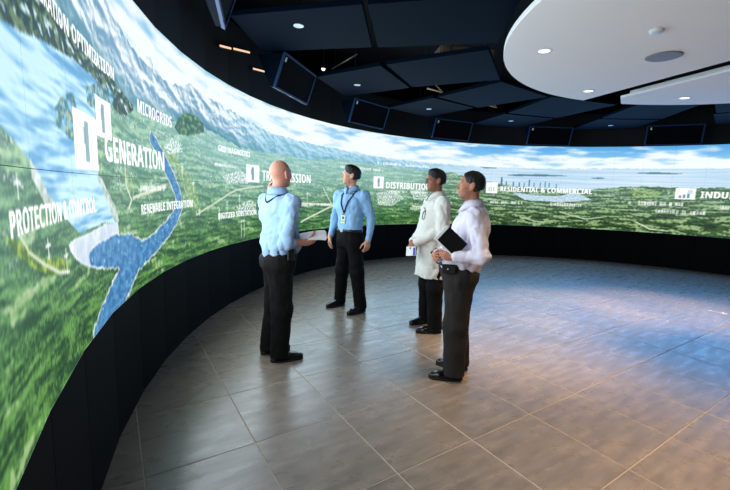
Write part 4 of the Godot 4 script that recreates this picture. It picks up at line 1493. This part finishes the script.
func belt(p: Dictionary, y: float, high: float, material: Material, buckle: bool) -> void:
	var f: Field = p.pants
	var st := SurfaceTool.new()
	st.begin(Mesh.PRIMITIVE_TRIANGLES)
	st.set_smooth_group(1)
	var rows := []
	for i in 41:
		var g := TAU * i / 40
		var dir := Vector3(sin(g), 0, cos(g))
		var a := f.skin_at(Vector3(0, y, 0), dir, 0.006)
		rows.append([a + Vector3.UP * high * 0.5 - dir * 0.006, a + Vector3.UP * high * 0.42, a - Vector3.UP * high * 0.42, a - Vector3.UP * high * 0.5 - dir * 0.006])
	for i in 40:
		for k in 3: quad(st, rows[i][k], rows[i + 1][k], rows[i + 1][k + 1], rows[i][k + 1])
	var o := put(done(st), "belt", material, p.root)
	if buckle:
		var b := put(box_mesh(Vector3(0.045, 0.036, 0.006), 0.002), "buckle", M.metal, o)
		b.position = f.skin_at(Vector3(0, y, 0), Vector3.BACK, 0.009)

func drop(f: Field, from: Vector3) -> Vector3:
	# let a point fall onto the cloth
	var list := f.all()
	var p := from
	for i in 120:
		if f.value(p, list) < 0.006: break
		p.y -= 0.002
	return p

func lanyard(p: Dictionary, color: Material, low: float, turn := 0.0) -> void:
	var f: Field = p.shirt
	var T: Transform3D = p.T
	for s in [-1.0, 1.0]:
		var path := []
		for i in 6:
			var g := PI - i * 0.5
			var q := T * Vector3(sin(g) * s * 0.108, 1.60, cos(g) * 0.112 - 0.022)
			path.append(drop(f, q))
		for i in 9:
			var g := i / 8.0
			var y := lerpf(1.44, low, g)
			var x: float = lerpf(0.078, 0.004, g) * s
			path.append(f.skin_at(T * Vector3(x, y, 0.0), T.basis * Vector3(turn * g, 0, 1).normalized(), 0.006))
		put(tube_mesh(path, 0.0085, 6, 0.22, T.basis * Vector3(0, 0.3, 1)), "lanyard", color, p.root)

func build_people() -> void:
	M.skin = skin_material()
	M.eye_white = paint(Color(0.62, 0.60, 0.57), 0.4)
	M.iris = paint(Color(0.08, 0.05, 0.04), 0.2)
	M.leather = paint(Color(0.035, 0.032, 0.032), 0.28)
	M.sole = paint(Color(0.03, 0.03, 0.03), 0.7)
	M.lace = paint(Color(0.05, 0.05, 0.05), 0.8)
	M.blue_shirt = cloth(Color(0.56, 0.67, 0.79))
	M.pale_blue_shirt = cloth(Color(0.54, 0.70, 0.85))
	M.coat = cloth(Color(0.90, 0.89, 0.86))
	M.lavender = cloth(Color(0.86, 0.84, 0.90))
	M.black_trousers = cloth(Color(0.035, 0.035, 0.04))
	M.dark_trousers = cloth(Color(0.055, 0.05, 0.05))
	M.grey_trousers = cloth(Color(0.165, 0.152, 0.148))
	M.belt = paint(Color(0.04, 0.035, 0.03), 0.4)
	M.green_strap = cloth(Color(0.05, 0.16, 0.14))
	M.navy_strap = cloth(Color(0.05, 0.07, 0.14))
	M.paper = paint(Color(0.92, 0.92, 0.91), 0.8)
	M.ink = paint(Color(0.30, 0.34, 0.40), 0.8)
	M.cover = paint(Color(0.03, 0.03, 0.032), 0.45)
	M.violet = paint(Color(0.28, 0.26, 0.66), 0.6)
	M.hair_black = paint(Color(0.045, 0.038, 0.035), 0.6)
	M.hair_brown = paint(Color(0.075, 0.055, 0.045), 0.6)
	M.hair_grey = paint(Color(0.62, 0.46, 0.39), 0.8)
	M.badge = paint(Color(0.80, 0.88, 0.86), 0.35)
	M.badge_print = paint(Color(0.72, 0.76, 0.25), 0.5)
	bald_man()
	blue_man()
	coat_man()
	lavender_man()

func bald_man() -> void:
	var p := person({"at": Vector3(-0.745, 0, -3.40), "turn": 114.0, "height": 1.752, "twist": 24.0, "look": 34.0, "nod": 4.0, "seed": 1,
		"label": "bald person in light blue rolled-sleeve shirt seen from behind, holding white papers",
		"arms": [[Vector3(-0.225, 1.085, -0.11), Vector3(-0.225, 1.085, 0.14), 0.22, Vector3(0.1, 0.12, 1.0), Vector3(-0.75, -0.6, -0.1), 0.3, 0.5],
			[Vector3(0.30, 1.19, 0.12), Vector3(0.255, 1.48, 0.07), 0.75, Vector3(-0.25, 1.0, -0.1), Vector3(0.9, 0.1, -0.4), 0.4, 0.3]],
		"feet": [[-0.10, 0.02, -3.0, 0.015], [0.11, -0.04, 10.0, 0.02]],
		"skin": lin(196, 138, 116), "stubble": 0.1, "shirt": M.blue_shirt, "trousers": M.dark_trousers, "brow": M.hair_grey, "wide": 1.06, "deep": 1.1, "seat": 0.015, "leg": 1.05, "belly": 0.03, "sleeve": 1.12, "crease": 0.016})
	collar(p, M.blue_shirt)
	belt(p, 1.005, 0.036, M.belt, true)
	lanyard(p, M.green_strap, 1.17)
	var pouch := put(box_mesh(Vector3(0.022, 0.10, 0.06), 0.006), "belt_pouch", M.cover, p.root)
	var f: Field = p.pants
	pouch.position = f.skin_at(Vector3(0, 0.985, 0.03), Vector3(-1, 0, 0.1).normalized(), 0.018)
	# the papers in his right hand
	var T: Transform3D = p.T
	var papers := thing("papers")
	var px := frame(T * Vector3(-0.20, 1.128, 0.20), T.basis * Vector3(-0.70, 0.10, 0.70), T.basis * Vector3(-0.24, 0.96, -0.15))
	papers.transform = p.root.transform.orthonormalized() * Transform3D(px.basis, px.origin * p.root.scale.x)
	for i in 3:
		var o := put(sheet(0.19, 0.25, 0.03, 0.0022 * i, 0.02 * i), "sheet", M.paper, papers)
		o.rotation.y = 0.06 * i
	tag(papers, "white sheets of paper held by the bald person in a blue shirt", "papers")

func sheet(w: float, d: float, bend: float, lift: float, skew: float) -> ArrayMesh:
	var st := SurfaceTool.new()
	st.begin(Mesh.PRIMITIVE_TRIANGLES)
	st.set_smooth_group(1)
	var n := 10
	for side in 2:
		var t := 0.0004 * (1 - 2 * side)
		for i in n:
			for j in 4:
				var q := []
				for c in [[i, j], [i + 1, j], [i + 1, j + 1], [i, j + 1]]:
					var u: float = float(c[0]) / n - 0.5
					var v: float = float(c[1]) / 4 - 0.5
					q.append(Vector3(v * w + u * skew, lift + t + bend * (0.25 - u * u) * 1.6 - bend * v * v, u * d))
				if side == 0: quad(st, q[0], q[3], q[2], q[1])
				else: quad(st, q[0], q[1], q[2], q[3])
	return done(st)

func blue_man() -> void:
	var p := person({"at": Vector3(-0.196, 0, -4.905), "turn": -47.0, "height": 1.815, "twist": 16.0, "look": -38.0, "nod": 7.0, "seed": 12,
		"label": "dark-haired person in light blue long-sleeved shirt and lanyard, head turned to the screen, arms hanging",
		"arms": [[Vector3(-0.255, 1.15, -0.05), Vector3(-0.262, 0.90, 0.05), 0.93, Vector3(0.05, -1.0, 0.18), Vector3(-0.9, 0.0, 0.3), 0.4, 0.3],
			[Vector3(0.265, 1.15, -0.06), Vector3(0.285, 0.90, 0.03), 0.93, Vector3(-0.05, -1.0, 0.2), Vector3(0.9, 0.0, 0.35), 0.42, 0.3]],
		"feet": [[-0.185, 0.02, 0.0, 0.01], [0.195, 0.0, 2.0, 0.01]],
		"skin": lin(204, 150, 126), "stubble": 0.22, "shirt": M.pale_blue_shirt, "trousers": M.black_trousers, "brow": M.hair_brown, "hair": M.hair_brown, "hairline": "full", "leg": 0.96})
	collar(p, M.pale_blue_shirt)
	belt(p, 1.005, 0.034, M.belt, true)
	lanyard(p, M.navy_strap, 1.22, -0.1)
	var f: Field = p.shirt
	var T: Transform3D = p.T
	var at := f.skin_at(T * Vector3(-0.01, 1.14, 0.0), T.basis * Vector3(-0.1, 0, 1).normalized(), 0.012)
	var strap := put(tube_mesh([f.skin_at(T * Vector3(0, 1.225, 0), T.basis * Vector3(-0.1, 0, 1).normalized(), 0.007), at + Vector3.UP * 0.05], 0.006, 6, 0.4), "badge_clip", M.metal, p.root)
	strap.set_meta("label", "small metal badge clip")
	var b := put(box_mesh(Vector3(0.064, 0.098, 0.004), 0.001, Transform3D(T.basis * Basis(Vector3.RIGHT, -0.06), at)), "badge", M.badge, p.root)
	put(box_mesh(Vector3(0.05, 0.022, 0.0015), 0.0, Transform3D(T.basis * Basis(Vector3.RIGHT, -0.06), at) * Transform3D(Basis.IDENTITY, Vector3(0, -0.022, 0.0026))), "badge_print", M.badge_print, b)
	put(box_mesh(Vector3(0.03, 0.03, 0.0015), 0.0, Transform3D(T.basis * Basis(Vector3.RIGHT, -0.06), at) * Transform3D(Basis.IDENTITY, Vector3(0, 0.018, 0.0026))), "badge_photo", M.ink, b)
	buttons(p)

func buttons(p: Dictionary) -> void:
	var f: Field = p.shirt
	var T: Transform3D = p.T
	for i in 5:
		var y := 1.43 - 0.085 * i
		var o := put(lathe_mesh([Vector2(0.0, 0.002), Vector2(0.005, 0.0015), Vector2(0.0055, -0.001)], 10), "button", M.trim, p.root)
		o.transform = Transform3D(T.basis * Basis(Vector3.RIGHT, PI / 2), f.skin_at(T * Vector3(0, y, 0), T.basis * Vector3.BACK, 0.0008))

func coat_man() -> void:
	var p := person({"at": Vector3(0.745, 0, -4.30), "turn": -74.0, "height": 1.77, "twist": -4.0, "look": -6.0, "nod": 0.0, "seed": 23,
		"label": "dark-haired person in glasses and long white coat, standing with hands together in front",
		"arms": [[Vector3(-0.235, 1.13, 0.02), Vector3(-0.045, 0.985, 0.225), 0.93, Vector3(0.75, -0.5, 0.45), Vector3(0.2, 0.35, 1.0), 0.5, 0.3],
			[Vector3(0.245, 1.13, 0.0), Vector3(0.075, 0.99, 0.235), 0.93, Vector3(-0.35, -0.75, 0.6), Vector3(0.35, 0.5, 0.9), 0.55, 0.4]],
		"feet": [[-0.16, 0.0, 12.0, 0.012], [0.15, 0.03, -8.0, 0.012]],
		"skin": lin(152, 102, 80), "stubble": 0.25, "shirt": M.coat, "trousers": M.black_trousers, "brow": M.hair_black, "hair": M.hair_black, "hairline": "full", "coat": 0.60, "deep": 1.12, "top_name": "coat", "belly": 0.035, "sleeve": 1.08})
	collar(p, M.coat)
	buttons(p)
	var h: Transform3D = p.head
	# glasses
	var frame_st := SurfaceTool.new()
	frame_st.begin(Mesh.PRIMITIVE_TRIANGLES)
	frame_st.set_smooth_group(1)
	for s in [-1.0, 1.0]:
		var ring := []
		for i in 17:
			var g := TAU * i / 16
			ring.append(h * Vector3(0.032 * s + cos(g) * 0.023, 0.002 + sin(g) * 0.016, 0.104 - 0.006 * absf(cos(g) * s + 0.6)))
		tube_into(frame_st, ring, 0.0016, 6)
		tube_into(frame_st, [h * Vector3(0.055 * s, 0.006, 0.098), h * Vector3(0.079 * s, 0.008, 0.05), h * Vector3(0.083 * s, 0.006, -0.012)], 0.0016, 6)
	tube_into(frame_st, [h * Vector3(-0.010, 0.006, 0.104), h * Vector3(0, 0.009, 0.106), h * Vector3(0.010, 0.006, 0.104)], 0.0016, 6)
	put(done(frame_st), "glasses", M.belt, p.root)
	# spectacles hung from the chest by a cord
	var f: Field = p.shirt
	var T: Transform3D = p.T
	var loop := []
	for i in 15:
		var g := TAU * i / 14
		loop.append(f.skin_at(T * Vector3(0.07 + 0.028 * cos(g), 1.29 + 0.045 * sin(g), 0), T.basis * Vector3.BACK, 0.006))
	put(tube_mesh(loop, 0.0035, 6), "cord_loop", M.navy_strap, p.root)
	put(tube_mesh([f.skin_at(T * Vector3(0.08, 1.335, 0), T.basis * Vector3.BACK, 0.006), f.skin_at(T * Vector3(0.045, 1.375, 0), T.basis * Vector3.BACK, 0.006)], 0.003, 6), "cord", M.navy_strap, p.root)
	# booklet in the hands
	var root: Node3D = p.root
	var book := thing("booklet", root.transform * (T * Vector3(0.09, 0.90, 0.275)), root.rotation.y)
	var bx := Transform3D(Basis(Vector3.UP, 0.5) * Basis(Vector3.BACK, 0.15) * Basis(Vector3.RIGHT, -0.2), Vector3.ZERO)
	put(box_mesh(Vector3(0.13, 0.10, 0.012), 0.002, bx), "pages", M.paper, book)
	put(box_mesh(Vector3(0.03, 0.085, 0.0016), 0.0, bx * Transform3D(Basis.IDENTITY, Vector3(0.046, -0.004, 0.0067))), "printed_band", M.violet, book)
	tag(book, "small white booklet with violet band held by the person in white coat", "booklet")

func lavender_man() -> void:
	var p := person({"at": Vector3(0.775, 0, -3.19), "turn": -98.0, "height": 1.70, "twist": 0.0, "look": -2.0, "nod": 2.0, "seed": 31, "sway": Vector3(0, 0, -0.065),
		"label": "stout dark-haired person in pale lavender shirt and grey trousers holding a black notebook",
		"arms": [[Vector3(-0.27, 1.12, 0.03), Vector3(0.06, 1.07, 0.27), 0.9, Vector3(0.95, 0.05, 0.1), Vector3(-0.1, 0.1, 1.0), 0.5, 0.3],
			[Vector3(0.30, 1.115, -0.085), Vector3(0.262, 1.095, 0.12), 0.95, Vector3(-0.1, 0.06, 1.0), Vector3(1.0, -0.2, 0.1), 0.6, 0.8]],
		"feet": [[-0.115, -0.04, -14.0, 0.01], [0.13, 0.03, 4.0, 0.01]],
		"skin": lin(172, 116, 92), "stubble": 0.28, "shirt": M.lavender, "trousers": M.grey_trousers, "brow": M.hair_black, "hair": M.hair_black, "hairline": "receding", "wide": 1.12, "deep": 1.22, "seat": 0.014, "belly": 0.055, "sleeve": 1.15, "leg": 1.16, "crease": 0.014})
	collar(p, M.lavender)
	belt(p, 1.01, 0.036, M.belt, true)
	var f: Field = p.pants
	var pouch := put(box_mesh(Vector3(0.03, 0.075, 0.115), 0.009), "belt_pouch", M.cover, p.root)
	pouch.position = f.skin_at(Vector3(0, 0.985, 0.06), Vector3(1, 0, 0.15).normalized(), 0.02)
	pouch.rotation.y = -0.1
	var stud := put(ball(0.006), "stud", M.trim, pouch)
	stud.position = Vector3(0.015, 0.0, 0.01)
	# notebook between hand and chest
	var root: Node3D = p.root
	var T: Transform3D = p.T
	var book := thing("notebook", root.transform * (T * Vector3(0.268, 1.215, 0.15)), root.rotation.y)
	var bx := Basis(Vector3.UP, 0.1) * Basis(Vector3.RIGHT, -0.72) * Basis(Vector3.BACK, 0.12)
	put(box_mesh(Vector3(0.005, 0.135, 0.19), 0.002, Transform3D(bx, bx * Vector3(0.008, 0, 0))), "cover", M.cover, book)
	put(box_mesh(Vector3(0.011, 0.14, 0.195), 0.002, Transform3D(bx, bx * Vector3(-0.001, -0.008, 0.02))), "pages", M.paper, book)
	put(box_mesh(Vector3(0.004, 0.135, 0.19), 0.002, Transform3D(bx, bx * Vector3(-0.009, 0, 0))), "cover", M.cover, book)
	tag(book, "black notebook with white pages held against the lavender shirt", "notebook")
